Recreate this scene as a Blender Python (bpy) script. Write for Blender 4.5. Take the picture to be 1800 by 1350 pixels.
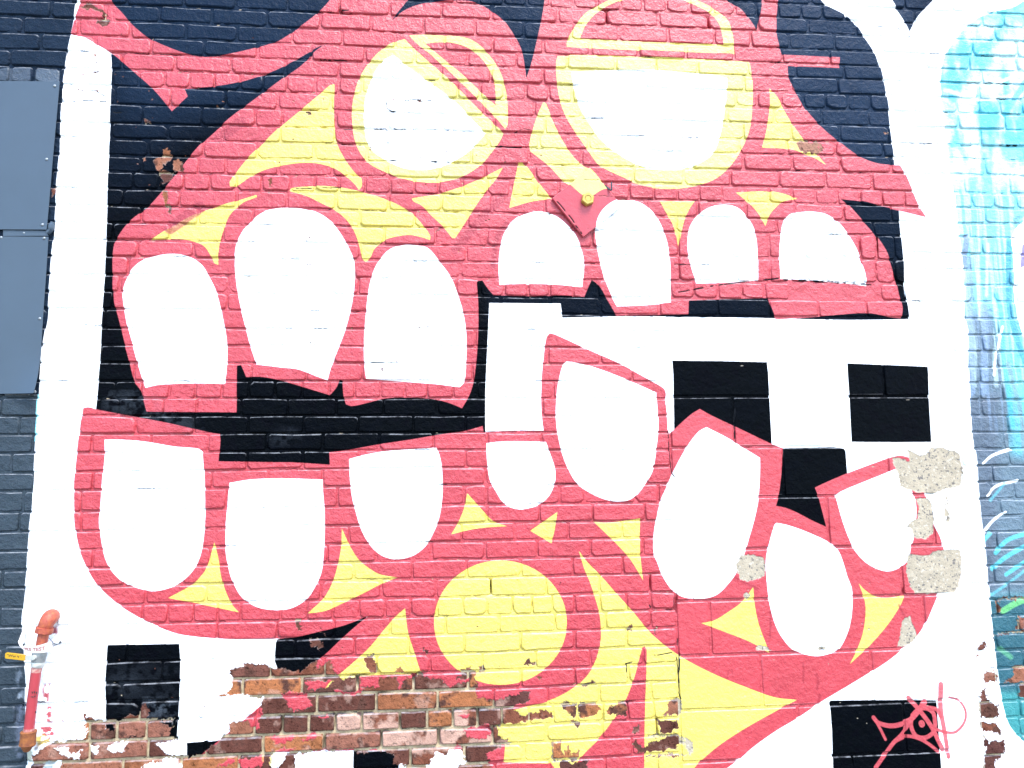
import bpy, math, random
import numpy as np
from mathutils import Matrix, Vector

random.seed(7)
scene = bpy.context.scene
for o in list(bpy.data.objects):
    bpy.data.objects.remove(o)
COL = scene.collection

# ------------------------------------------------------------------ camera
C = 0.0677                      # one brick course, metres
ZOFF = 1.72                     # height of wall datum (v = 0) above the pavement
F = 1350.0                      # focal length in photo pixels (27 mm equivalent)
RX, RY, RZ = -0.1106018, -0.09052571, -0.01045676
T = np.array([0.00018328, 0.836005, 44.19579])


def _rot():
    cx, sx = math.cos(RX), math.sin(RX)
    cy, sy = math.cos(RY), math.sin(RY)
    cz, sz = math.cos(RZ), math.sin(RZ)
    rx = np.array([[1, 0, 0], [0, cx, -sx], [0, sx, cx]])
    ry = np.array([[cy, 0, sy], [0, 1, 0], [-sy, 0, cy]])
    rz = np.array([[cz, -sz, 0], [sz, cz, 0], [0, 0, 1]])
    return rz @ rx @ ry


R = _rot()
CC = -R.T @ T                   # camera centre (right, down, forward), in courses
cam_loc = Vector((CC[0] * C, CC[2] * C, -CC[1] * C + ZOFF))


def _w(row):                    # (right, down, forward) -> world axes
    return Vector((row[0], row[2], -row[1]))


bx, by, bz = _w(R[0]), -_w(R[1]), -_w(R[2])
cam = bpy.data.cameras.new("camera")
cam.sensor_width = 36.0
cam.lens = 36.0 * F / 1800.0
cam.clip_end = 500
cam_ob = bpy.data.objects.new("camera", cam)
cam_ob.matrix_world = Matrix(((bx.x, by.x, bz.x, cam_loc.x), (bx.y, by.y, bz.y, cam_loc.y),
                              (bx.z, by.z, bz.z, cam_loc.z), (0, 0, 0, 1)))
COL.objects.link(cam_ob)
scene.camera = cam_ob

# ------------------------------------------------------------------ daylight
SUN_EL, SUN_AZ = math.radians(58), math.radians(28)     # azimuth: to the right of the wall's normal
sun_dir = Vector((math.sin(SUN_AZ) * math.cos(SUN_EL), -math.cos(SUN_AZ) * math.cos(SUN_EL), math.sin(SUN_EL)))
world = bpy.data.worlds.new("World")
scene.world = world
world.use_nodes = True
wn = world.node_tree.nodes
sky = wn.new("ShaderNodeTexSky")
sky.sky_type = 'NISHITA'
sky.sun_disc = False
sky.sun_elevation = SUN_EL
sky.sun_rotation = math.atan2(sun_dir.x, sun_dir.y)
sky.air_density = 1.0
sky.dust_density = 0.6
wn["Background"].inputs[1].default_value = 0.15
world.node_tree.links.new(sky.outputs[0], wn["Background"].inputs[0])
sun = bpy.data.lights.new("sun", 'SUN')
sun.energy = 1.3
sun.angle = math.radians(24)
sun.color = (1.0, 0.95, 0.88)
sun_ob = bpy.data.objects.new("sun", sun)
sun_ob.rotation_euler = sun_dir.to_track_quat('Z', 'Y').to_euler()
sun_ob.location = (0, -4, 8)
COL.objects.link(sun_ob)
vs = scene.view_settings
vs.view_transform = 'Standard'
vs.look = 'None'
vs.gamma = 1.0
vs.exposure = 2.45
vs.use_curve_mapping = False


# ------------------------------------------------------------------ places on the wall
def pw(x, y, d=0.0):
    """Photo pixel -> (X, Z) on the plane d metres in front of the wall face."""
    x = np.asarray(x, float)
    y = np.asarray(y, float)
    ray = np.stack([(x - 900) / F, (y - 675) / F, np.ones_like(x)], -1) @ R     # R^T applied
    t = (-d / C - CC[2]) / ray[..., 2]
    return (CC[0] + ray[..., 0] * t) * C, -(CC[1] + ray[..., 1] * t) * C + ZOFF


def p3(x, y, d):
    X, Z = pw(x, y, d)
    return Vector((float(X), -d, float(Z)))


def proj(X, Z, d=0.0):
    P = np.stack([np.asarray(X) / C, -(np.asarray(Z) - ZOFF) / C, np.full_like(np.asarray(X, float), -d / C)], -1) @ R.T + T
    return 900 + F * P[..., 0] / P[..., 2], 675 + F * P[..., 1] / P[..., 2]


# ------------------------------------------------------------------ noise and raster helpers
PX = 0.0015
IX0, IX1, IZ0, IZ1 = -2.40, 2.78, -0.02, 3.72
IW, IH = int((IX1 - IX0) / PX), int((IZ1 - IZ0) / PX)


def vnoise(h, w, cell, seed, cellx=None):
    cellx = cellx or cell
    rg = np.random.default_rng(seed)
    gh, gw = int(h / cell) + 3, int(w / cellx) + 3
    g = rg.random((gh, gw)).astype(np.float32)
    y = np.arange(h, dtype=np.float32) / cell
    x = np.arange(w, dtype=np.float32) / cellx
    yi, xi = y.astype(int), x.astype(int)
    fy, fx = y - yi, x - xi
    fy = (fy * fy * (3 - 2 * fy))[:, None]
    fx = (fx * fx * (3 - 2 * fx))[None, :]
    a = g[yi] * (1 - fy) + g[yi + 1] * fy
    return a[:, xi] * (1 - fx) + a[:, xi + 1] * fx


def fbm(h, w, cell, seed, octaves=4, rough=0.55, cellx=None):
    out = np.zeros((h, w), np.float32)
    amp, tot = 1.0, 0.0
    for k in range(octaves):
        s = 2.0 ** k
        if cell / s < 1.5:
            break
        out += amp * vnoise(h, w, cell / s, seed + k * 17, cellx / s if cellx else None)
        tot += amp
        amp *= rough
    return out / tot


def spline(pts, closed=True, corner=38.0, sub=7):
    """Catmull-Rom through the points, kept sharp at real corners."""
    P = np.array([p[:2] for p in pts], float)
    n = len(P)

    def turn(i):
        if not closed and i in (0, n - 1):
            return True
        a = P[i] - P[i - 1]
        b = P[(i + 1) % n] - P[i]
        la, lb = np.hypot(*a), np.hypot(*b)
        if la < 1e-6 or lb < 1e-6:
            return True
        return math.degrees(math.acos(max(-1, min(1, float(a @ b) / (la * lb))))) > corner
    cn = [turn(i) for i in range(n)]
    out = []
    for i in range(n if closed else n - 1):
        p1, p2 = P[i], P[(i + 1) % n]
        p0 = 2 * p1 - p2 if cn[i] else P[i - 1]
        q3 = 2 * p2 - p1 if cn[(i + 1) % n] else P[(i + 2) % n]
        L = np.hypot(*(p2 - p1))
        # chord-scaled tangents keep uneven spacing calm
        d0 = max(np.hypot(*(p1 - p0)), 1e-6)
        d1 = max(np.hypot(*(q3 - p2)), 1e-6)
        m1 = (p2 - p0) / (d0 + L) * L
        m2 = (q3 - p1) / (d1 + L) * L
        for s in range(sub):
            t = s / sub
            h1, h2 = 2 * t ** 3 - 3 * t ** 2 + 1, t ** 3 - 2 * t ** 2 + t
            h3, h4 = -2 * t ** 3 + 3 * t ** 2, t ** 3 - t ** 2
            out.append(h1 * p1 + h2 * m1 + h3 * p2 + h4 * m2)
    if not closed:
        out.append(P[-1])
    return np.array(out)


def to_img(px):
    X, Z = pw(px[:, 0], px[:, 1])
    return np.stack([(X - IX0) / PX, (Z - IZ0) / PX], 1)


def cover(P, ss=3):
    """Anti-aliased coverage of polygon P (image pixels). Returns y0, x0, array or None."""
    x0, y0 = np.floor(P.min(0)).astype(int) - 1
    x1, y1 = np.ceil(P.max(0)).astype(int) + 2
    x0, y0, x1, y1 = max(x0, 0), max(y0, 0), min(x1, IW), min(y1, IH)
    if x1 - x0 < 2 or y1 - y0 < 1:
        return None
    h, w = y1 - y0, x1 - x0
    acc = np.zeros((h * ss, w + 2), np.float32)
    A = P
    B = np.roll(P, -1, 0)
    for (ax, ay), (bx_, by_) in zip(A, B):
        if ay == by_:
            continue
        s = 1.0
        if ay > by_:
            ax, ay, bx_, by_ = bx_, by_, ax, ay
            s = -1.0
        r0 = max(int(math.ceil((ay - y0) * ss - 0.5)), 0)
        r1 = min(int(math.ceil((by_ - y0) * ss - 0.5)), h * ss)
        if r1 <= r0:
            continue
        r = np.arange(r0, r1)
        yy = y0 + (r + 0.5) / ss
        xx = np.clip(ax + (bx_ - ax) * (yy - ay) / (by_ - ay) - x0, 0, w)
        xi = xx.astype(int)
        f = (xx - xi).astype(np.float32)
        acc[r, xi] += s * (1 - f)
        acc[r, xi + 1] += s * f
    cov = np.abs(np.cumsum(acc, 1)[:, :w])
    return y0, x0, np.clip(cov.reshape(h, ss, w).mean(1), 0, 1)


def blur(a, r):
    for _ in range(2):
        for ax in (0, 1):
            p = np.pad(a, [(r + 1, r) if k == ax else (0, 0) for k in (0, 1)], mode='edge')
            c = np.cumsum(p, ax)
            n = 2 * r + 1
            a = (c[n:] - c[:-n]) / n if ax == 0 else (c[:, n:] - c[:, :-n]) / n
    return a


def stroke_cov(pts, width, soft=1.2):
    """Coverage of a brush stroke through photo pixels; width in photo pixels, one or two values."""
    Q = to_img(spline(pts, False, 60, 6))
    k = 0.00217 / PX
    w0, w1 = (width, width) if np.isscalar(width) else width
    m = max(w0, w1) * k + soft * 3 + 2
    x0, y0 = np.floor(Q.min(0) - m).astype(int)
    x1, y1 = np.ceil(Q.max(0) + m).astype(int)
    x0, y0, x1, y1 = max(x0, 0), max(y0, 0), min(x1, IW), min(y1, IH)
    if x1 <= x0 or y1 <= y0:
        return None
    yy, xx = np.mgrid[y0:y1, x0:x1].astype(np.float32)
    best = np.full(yy.shape, -1e9, np.float32)
    n = len(Q) - 1
    for i in range(n):
        a, b = Q[i], Q[i + 1]
        d = b - a
        L2 = float(d @ d) + 1e-9
        t = np.clip(((xx - a[0]) * d[0] + (yy - a[1]) * d[1]) / L2, 0, 1)
        dist = np.hypot(xx - a[0] - t * d[0], yy - a[1] - t * d[1])
        hw = 0.5 * k * (w0 + (w1 - w0) * (i + t) / n)
        best = np.maximum(best, hw - dist)
    return y0, x0, np.clip(best / soft + 0.5, 0, 1)


# ------------------------------------------------------------------ courses and bricks (where they are laid)
COL_A = [122.7, 152, 184, 217, 244, 274, 303, 332, 362, 392.7, 422, 451, 483, 513, 543, 577, 607, 638, 670, 700, 731, 763, 795, 829, 861, 898, 932, 965, 998, 1030, 1063, 1097, 1130, 1163, 1199, 1233, 1267, 1301, 1335]
COL_B = [34.7, 64, 90.7, 117, 145, 175, 203, 232, 258.7, 288, 314.7, 343, 374, 402, 432.7, 460.7, 490, 520.7, 551, 579, 610, 639, 670, 700, 730.7, 760, 790.7, 821, 852, 886.7, 918.7, 950.7, 982.7, 1015, 1048.7, 1082, 1114, 1147, 1179, 1211, 1244.7, 1278, 1308.7, 1342]
COL_D = [24, 48, 72, 100, 125, 148, 174.7, 201, 228, 257, 281, 309, 340.7, 367, 394, 418, 447, 475, 502, 531, 560.7, 588.7, 618, 646, 673, 702.7, 730.7, 760, 789, 818.7, 846.7, 877, 908, 934.7, 964, 994, 1024.7, 1052.7, 1082, 1112.7, 1143, 1174, 1203, 1232.7, 1262]
K0, K1 = -31, 25
_cols = []
for colm, cx_, i0 in ((COL_A, 205, 19), (COL_B, 840, 23), (COL_D, 1745, 25)):
    X, Z = pw(np.full(len(colm), cx_), np.array(colm))
    kk = np.arange(len(colm)) - i0
    dev = Z - (ZOFF - kk * C)
    _cols.append((float(X.mean()), np.interp(np.arange(K0, K1 + 2), kk, dev)))


def line_z(k, X):
    """Height of the bed joint above course k at X."""
    xs = [c[0] for c in _cols]
    ds = [c[1][k - K0] for c in _cols]
    return ZOFF - k * C + np.interp(X, xs, ds)


CROPS = {  # head joints read off the photograph, crop corner -> points at 3.75 times
    (0, 0): [(340, 100), (155, 195), (265, 300), (75, 400), (70, 500), (225, 500), (1210, 20), (1400, 100), (1780, 110), (860, 200), (1000, 300), (1155, 420), (1525, 430), (1255, 520), (1415, 520), (1585, 530), (1490, 640), (945, 740), (1330, 745), (1110, 850), (1690, 770), (985, 945), (1340, 950), (1700, 980), (1310, 1080), (1490, 1080), (880, 1180), (1215, 1190), (1740, 1190), (1190, 1300), (1560, 1300)],
    (440, 0): [(250, 20), (590, 30), (1260, 80), (1590, 110), (115, 130), (800, 150), (1145, 170), (1480, 190), (610, 260), (240, 560), (430, 550), (35, 770), (210, 760), (200, 880), (420, 980), (770, 1020), (540, 1110), (900, 1120), (1255, 1130), (1550, 1130), (80, 1200), (265, 1190), (590, 1200), (1080, 1220), (1460, 1020), (1570, 920)],
    (880, 0): [(375, 90), (700, 110), (1040, 110), (1370, 130), (150, 190), (780, 210), (1105, 220), (1410, 240), (280, 300), (590, 340), (910, 345), (1220, 355), (440, 410), (760, 430), (1300, 440), (280, 510), (320, 610), (850, 1270), (1165, 1280), (1310, 1270), (1600, 1070)],
    (1320, 0): [(470, 70), (375, 160), (690, 190), (250, 260), (550, 270), (1665, 130), (1500, 700), (1365, 800), (1510, 900), (1540, 1110), (1700, 1210)],
    (0, 330): [(1120, 260), (910, 380), (1280, 400), (1500, 750)],
    (440, 330): [(565, 90), (725, 190), (885, 290), (1260, 100), (1595, 100), (1560, 330), (1220, 310), (1420, 420), (1650, 740), (715, 640)],
    (880, 330): [(850, 30), (1165, 40), (1310, 40), (1460, 50), (180, 670), (320, 660), (650, 760), (1430, 790)],
    (0, 660): [(760, 90), (790, 170), (130, 310), (900, 310), (610, 430), (1000, 410), (80, 560), (615, 690), (1400, 660), (155, 820), (1640, 300), (1300, 180), (1290, 90), (1080, 180)],
    (440, 660): [(165, 80), (345, 80), (690, 70), (1020, 90), (1165, 90), (250, 200), (880, 190), (355, 290), (710, 290), (1075, 300), (1420, 310), (110, 430), (480, 430), (850, 430), (1210, 430), (350, 530), (120, 650), (480, 650), (1420, 540), (1405, 780), (575, 790), (1555, 800), (1560, 890), (650, 1050), (510, 1150), (830, 1170), (1195, 1130), (1550, 1130), (1745, 1020), (1070, 1270), (1425, 1250), (1790, 1230)],
    (880, 660): [(385, 780), (255, 900), (605, 880), (950, 880), (105, 1010), (445, 1010), (800, 1000), (240, 1130), (590, 1130), (940, 1090), (135, 1250), (475, 1250), (805, 1240)],
    (0, 990): [(945, 290), (1110, 320), (1280, 300), (1590, 310), (1435, 430), (960, 200), (840, 590), (1070, 710), (590, 1100), (770, 1100), (965, 1100), (590, 1240), (975, 1240), (810, 1320), (1195, 1320), (1600, 800)],
    (440, 990): [(200, 330), (375, 310), (545, 280), (720, 280), (890, 290), (1060, 280), (175, 420), (555, 390), (925, 400), (295, 540), (690, 540), (1410, 520), (1400, 270), (1560, 270), (1730, 270), (1585, 150), (1225, 160), (1290, 390), (1640, 390), (1530, 640), (340, 790), (705, 780), (1075, 780), (440, 910), (830, 900), (1235, 890), (1605, 860), (210, 1050), (385, 1050), (560, 1040), (735, 1030), (985, 1020), (1165, 1010), (1335, 1010), (1497, 1000), (1660, 1000), (85, 1190), (485, 1170), (865, 1150), (1240, 1140), (1600, 1110), (1055, 1280), (1410, 1280)],
    (880, 990): [(300, 110), (650, 100), (985, 120), (80, 250), (340, 250), (490, 240), (830, 230), (360, 360), (690, 350), (990, 350), (130, 490), (490, 470), (830, 470), (230, 610), (590, 590), (135, 720), (490, 700), (840, 700), (310, 830), (650, 810), (185, 950), (345, 970), (505, 960), (840, 950), (300, 1090), (1030, 1070), (155, 1240), (340, 1240), (870, 1200), (690, 1320), (1035, 1310)],
    (1320, 990): [(1600, 70), (1695, 170), (1620, 290), (1760, 400), (1610, 510), (1790, 640), (1610, 740), (1755, 850), (1770, 1090)],
    (1320, 660): [(1655, 100), (1520, 210), (1690, 320), (1700, 540), (1590, 660)],
}
HEADER_ROWS = set(range(-31, 26, 6))          # every sixth course is laid as headers
XL0, XR0 = -3.2, 3.7
X_BLOCK_L = float(pw(1184, 950)[0])           # the walled-up opening
X_BLOCK_R = float(pw(1702, 1000)[0])
K_BLOCK = -5
X_ARCH_L, X_ARCH_R = float(pw(1062, 450)[0]), float(pw(1602, 450)[0])
K_ARCH = (-10, -9, -8)

anchors = {}
for (ox, oy), pts in CROPS.items():
    for (x, y) in pts:
        X, Z = pw(ox + x / 3.75, oy + y / 3.75)
        X, Z = float(X), float(Z)
        for k in range(K0, K1):
            if line_z(k, X) >= Z > line_z(k + 1, X):
                anchors.setdefault(k, []).append(X)
                break

rb = random.Random(21)
JOINT_H, JOINT_W = 0.0058, 0.0052
BARE_X = float(pw(880, 1270)[0])
bricks = []      # dict: cx, cz, w, h, rot, row, kind


def lay(row, xa, xb, ztop, zbot, kind, gapx=JOINT_W, gapz=JOINT_H, dy=0.0):
    xm = 0.5 * (xa + xb)
    if row >= 15 and xm < BARE_X:
        gapx, gapz = .0095, .0105
    zt, zb = ztop(xm), zbot(xm)
    slope = math.atan2(ztop(xb) + zbot(xb) - ztop(xa) - zbot(xa), 2 * (xb - xa))
    bricks.append(dict(cx=xm, cz=0.5 * (zt + zb), w=xb - xa - gapx, h=zt - zb - gapz, rot=slope, row=row, kind=kind, dy=dy))


for k in range(K0, K1):
    mod = 1.455 * C if k in HEADER_ROWS else 3.10 * C
    fix = sorted(anchors.get(k, []))
    keep = []
    for x in fix:
        if not keep or x - keep[-1] > 0.42 * mod:
            keep.append(x)
    if not keep:
        keep = [XL0 + mod * (0.5 * (k % 2) + rb.uniform(0.25, 0.6))]
    js = [keep[0]]
    while js[0] > XL0:
        js.insert(0, js[0] - mod * rb.uniform(0.97, 1.03))
    for a, b in zip(keep, keep[1:]):
        n = max(1, round((b - a) / mod))
        for i in range(1, n):
            js.append(a + (b - a) * i / n + rb.uniform(-0.03, 0.03) * mod)
        js.append(b)
    while js[-1] < XR0:
        js.append(js[-1] + mod * rb.uniform(0.97, 1.03))
    holes = []
    if k >= K_BLOCK:
        holes.append((X_BLOCK_L, X_BLOCK_R))
    if k in K_ARCH:
        holes.append((X_ARCH_L, X_ARCH_R))
    zt = lambda X, k=k: float(line_z(k, X))
    zb = lambda X, k=k: float(line_z(k + 1, X))
    for a, b in zip(js, js[1:]):
        pieces = [(a, b)]
        for ha, hb in holes:
            new = []
            for p, q in pieces:
                if p < ha:
                    new.append((p, min(q, ha)))
                if q > hb:
                    new.append((max(p, hb), q))
            pieces = new
        for p, q in pieces:
            if q - p > 0.022:
                dy = 0.0
                if k == -7:
                    mx = 0.5 * (p + q)
                    if pw(1375, 510)[0] < mx < pw(1545, 510)[0]:
                        dy = 0.010
                lay(k, p, q, zt, zb, 'header' if q - p < 1.75 * C else 'stretcher', dy=dy)

# two rings of rowlocks over the walled-up opening
for ring, (f0, f1) in enumerate(((0.0, 0.50), (0.50, 0.985))):
    x = X_ARCH_L
    top = lambda X, f=f0: float(line_z(-10, X)) * (1 - f) + float(line_z(-7, X)) * f
    bot = lambda X, f=f1: float(line_z(-10, X)) * (1 - f) + float(line_z(-7, X)) * f
    n = round((X_ARCH_R - X_ARCH_L) / (1.12 * C))
    e = [X_ARCH_L + (X_ARCH_R - X_ARCH_L) * (i + (0.0 if i in (0, n) else rb.uniform(-.1, .1))) / n for i in range(n + 1)]
    for a, b in zip(e, e[1:]):
        lay(-10 + ring, a, b, top, bot, 'rowlock')

BLOCK_Y = [559, 612, 697, 785, 872, 962, 1050, 1145, 1239, 1329, 1421, 1510]
BLOCK_J = [[1270, 1455, 1640], [1185 + 182, 1552], [1289, 1475, 1655], [1376, 1561], [1270, 1455, 1640], [1214, 1399, 1584],
           [1248, 1440, 1625], [1338, 1533], [1403, 1590], [1310, 1500], [1400, 1590]]
blocks = []
for r in range(len(BLOCK_Y) - 1):
    zt, zb = float(pw(1440, BLOCK_Y[r])[1]), float(pw(1440, BLOCK_Y[r + 1])[1])
    ym = 0.5 * (BLOCK_Y[r] + BLOCK_Y[r + 1])
    xs = [X_BLOCK_L] + [float(pw(j, ym)[0]) for j in BLOCK_J[r]] + [X_BLOCK_R]
    for a, b in zip(xs, xs[1:]):
        if b - a > 0.03:
            blocks.append(dict(cx=0.5 * (a + b), cz=0.5 * (zt + zb), w=b - a - 0.009, h=zt - zb - 0.009, row=r))

# ------------------------------------------------------------------ the mural: flat paint over the whole wall
def lin(*rgb):
    return np.array(rgb, np.float32)


WHITE = lin(.85, .85, .86)
RED = lin(.36, .036, .046)
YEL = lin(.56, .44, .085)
YEL_GLOSS = lin(.58, .49, .125)       # upper yellow, paler: sky gloss put into the colour
BLK = lin(.0009, .0014, .0025)
NAVY_SHEEN = lin(.010, .022, .045)
GREYP = lin(.025, .036, .046)
NAVY = lin(.008, .015, .027)
CYAN = lin(.20, .62, .68)

paint = np.empty((IH, IW, 3), np.float32)
paint[:] = WHITE


def put(res, color, op=1.0, tex=None):
    if res is None:
        return
    y0, x0, c = res
    h, w = c.shape
    a = (c * op)[..., None]
    if tex is not None:
        a = a * tex[y0:y0 + h, x0:x0 + w, None]
    v = paint[y0:y0 + h, x0:x0 + w]
    v += a * (color - v)


def fill(pts, color, smooth=True, op=1.0, soft=0, tex=None, corner=38.0):
    P = spline(pts, True, corner) if smooth else np.array(pts, float)
    res = cover(to_img(P))
    if res is not None and soft:
        y0, x0, c = res
        res = (y0, x0, blur(c, soft))
    put(res, color, op, tex)


def zoomed(ox, oy, pts, s=3.75):
    return [(ox + x / s, oy + y / s) for x, y in pts]


N1 = fbm(IH, IW, 60, 1, 5)
N2 = fbm(IH, IW, 14, 2, 3)
grain = np.clip((N2 - 0.36) * 5, 0, 1)

# black ground of the figure
fill([(205, -120), (1475, -120), (1440, -1), (1451, 10), (1485, 29), (1504, 45), (1517, 64), (1533, 88), (1545, 115), (1552, 144),
      (1559, 181), (1564, 227), (1569, 269), (1571, 291), (1579, 370), (1581, 402), (1587, 458), (1588, 501), (1595, 543),
      (1597, 561), (1485, 563), (1357, 559.5), (1211, 557.5), (1083, 557), (988, 559), (985, 534), (860, 533), (857, 600), (853, 690), (853, 762),
      (580, 822), (386, 815), (300, 770), (169, 722), (171, 700), (176, 640), (180, 560), (185, 490), (188, 420), (190, 330),
      (193, 240), (195, 180), (196, 92), (180, 40)], BLK, corner=30)
fill([(1563, -2), (1576, 19), (1589, 40), (1597, 57.5), (1613, 29), (1640, 0), (1700, -80), (1500, -80)], BLK)
# upper black blends to navy: paint tone plus sky sheen put into the colour
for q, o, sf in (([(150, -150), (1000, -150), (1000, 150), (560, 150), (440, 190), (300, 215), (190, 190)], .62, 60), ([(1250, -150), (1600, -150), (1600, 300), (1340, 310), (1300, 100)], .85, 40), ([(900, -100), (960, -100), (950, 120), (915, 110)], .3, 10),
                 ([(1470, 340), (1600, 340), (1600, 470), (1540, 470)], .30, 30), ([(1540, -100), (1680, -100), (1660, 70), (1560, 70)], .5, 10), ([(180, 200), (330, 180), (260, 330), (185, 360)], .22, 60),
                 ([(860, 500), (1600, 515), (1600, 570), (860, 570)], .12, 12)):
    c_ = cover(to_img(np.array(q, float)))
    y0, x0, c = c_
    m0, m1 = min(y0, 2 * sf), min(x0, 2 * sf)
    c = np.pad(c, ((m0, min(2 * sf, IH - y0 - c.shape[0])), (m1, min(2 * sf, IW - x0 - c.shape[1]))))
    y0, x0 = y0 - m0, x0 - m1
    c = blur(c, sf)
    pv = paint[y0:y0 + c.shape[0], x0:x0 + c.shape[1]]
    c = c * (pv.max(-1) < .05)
    pv += (c * o)[..., None] * (NAVY_SHEEN - pv)
# black squares of the checked border
for q in ([(190, 1133), (316, 1131), (318, 1161), (317, 1200), (316, 1230), (312, 1300), (187, 1300), (187, 1265), (186, 1203)],
          [(329, 1305), (379, 1301), (400, 1296), (400, 1420), (329, 1420)],
          [(621, 1320), (720, 1319), (722, 1420), (620, 1420)],
          [(1457, 1233), (1460, 1231), (1550, 1230), (1645, 1231), (1649, 1290), (1653, 1350), (1655, 1430), (1465, 1430), (1461, 1283)],
          [(1181, 634), (1265, 635), (1347, 637), (1349, 655), (1351, 695), (1356, 783), (1280, 790), (1184, 760), (1183, 660)],
          [(1488, 639), (1560, 642), (1629, 645), (1630, 660), (1631, 700), (1636, 777), (1560, 777.5), (1496, 777), (1492, 700), (1489, 660)],
          [(1370, 788), (1465, 786), (1481, 788), (1485, 793), (1488, 833), (1455, 865), (1445, 873), (1456, 932), (1360, 892)],
          [(487, 1124), (640, 1080), (650, 1095), (540, 1190), (510, 1190), (491, 1182), (483, 1161), (485, 1130)]):
    fill(q, BLK, smooth=False)

# red head
fill([(141, 8), (150, -60), (200, -60), (197, 1), (203, 11), (214, 22), (232, 43), (261, 67), (299, 85), (341, 98), (381, 99), (427, 91), (480, 76),
      (493, 71), (528, 48), (563, 20), (581, 0), (640, -80), (760, -80), (717, 0), (696, 27), (688, 37), (712, 19), (741, 8), (773, 3), (805, 1), (832, 4), (856, 16), (883, 35), (901, 59),
      (915, 85), (920, 104), (925, 139), (935, 107), (944, 69), (952, 32), (957, 0), (965, -80), (1240, -80), (1277, 0), (1301, 16), (1317, 35), (1329, 54), (1336, 24),
      (1339, 0), (1345, -80), (1372, -80), (1367, 0), (1364, 32), (1364, 59), (1371, 91), (1374, 97), (1475, 102), (1474, 121), (1384, 117), (1385, 133), (1395, 157),
      (1413, 189), (1440, 221), (1475, 251), (1512, 277), (1541, 288), (1571, 291), (1581, 291), (1592, 311), (1613, 360), (1627, 383), (1587, 373),
      (1555, 365), (1517, 355), (1477, 351), (1491, 362), (1517, 391), (1541, 418), (1557, 442), (1565, 466), (1573, 493), (1580, 522), (1585, 541), (1583, 560), (1560, 557),
      (1523, 551), (1469, 554), (1413, 559), (1363, 562), (1349, 524), (1280, 526), (1210, 529), (1209, 553), (1140, 554), (1083, 555), (1067, 527), (1051, 501), (1040, 492), (1034, 505),
      (1027, 522), (987, 520), (930, 521), (867, 519), (856, 506), (848, 493), (840, 494), (838, 498), (840, 522), (841, 557), (840, 597), (837, 637), (832, 673),
      (824, 697), (812, 718), (787, 708), (755, 701), (707, 699), (675, 701), (648, 708), (619, 714), (608, 711), (604, 695), (602, 669), (597, 668), (592, 681), (580, 695), (547, 685),
      (493, 669), (460, 663), (433, 663), (429, 653), (424, 642), (417, 643), (416, 725), (259, 724), (248, 687), (237, 671), (227, 631), (219, 602), (211, 567), (201, 527),
      (199, 479), (201, 434), (211, 413), (232, 387), (261, 365), (283, 341), (315, 301), (347, 261), (373, 237), (405, 208), (437, 184), (469, 160),
      (501, 136), (531, 115), (555, 91), (579, 75), (547, 91), (515, 109), (480, 127), (427, 144), (381, 153), (325, 157), (331, 171), (303, 197), (272, 160), (240, 131), (197, 95),
      (171, 80), (149, 67), (125, 61), (133, 32)], RED, corner=34)
# red jaw and body
fill([(147, 717), (157, 716), (171, 720), (240, 733), (293, 743), (333, 752), (373, 761), (387, 763), (388, 775), (385, 811), (480, 812.5), (520, 813), (580, 817),
      (579, 795), (611, 791), (667, 781), (720, 773), (773, 764), (819, 757), (848, 749), (850, 760), (880, 758), (920, 757), (955, 757), (952, 732), (951, 700), (952, 660),
      (955, 630), (960, 594), (966, 586), (976, 589), (1029, 613), (1088, 639), (1128, 661), (1165, 682), (1170, 692), (1169, 703), (1172, 732), (1173, 757), (1177, 762), (1184, 755), (1213, 729),
      (1229, 719), (1253, 732), (1296, 752), (1357, 781), (1376, 788), (1375, 809), (1372, 841), (1368, 871), (1363, 889), (1381, 893), (1400, 901), (1427, 915), (1451, 926), (1445, 903),
      (1437, 873), (1431, 857), (1448, 849), (1485, 833), (1533, 815), (1565, 804), (1582, 801), (1600, 805), (1622, 860), (1643, 927), (1651, 943), (1657, 964), (1660, 1000),
      (1647, 1045), (1637, 1070), (1624, 1099), (1608, 1121), (1587, 1139), (1560, 1161), (1523, 1185), (1480, 1211), (1440, 1235), (1400, 1262), (1360, 1286), (1320, 1315), (1299, 1334), (1277, 1350),
      (1200, 1420), (260, 1420), (330, 1350), (346, 1333), (400, 1289), (461, 1238), (528, 1182), (568, 1153), (600, 1123), (627, 1099), (647, 1083), (605, 1099), (560, 1110), (512, 1121), (440, 1123.5),
      (373, 1121), (320, 1115), (288, 1105), (253, 1089), (213, 1065), (181, 1038), (160, 1009), (141, 967), (133, 927), (131, 887), (132, 841), (136, 799), (141, 756)], RED, corner=34)

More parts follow.
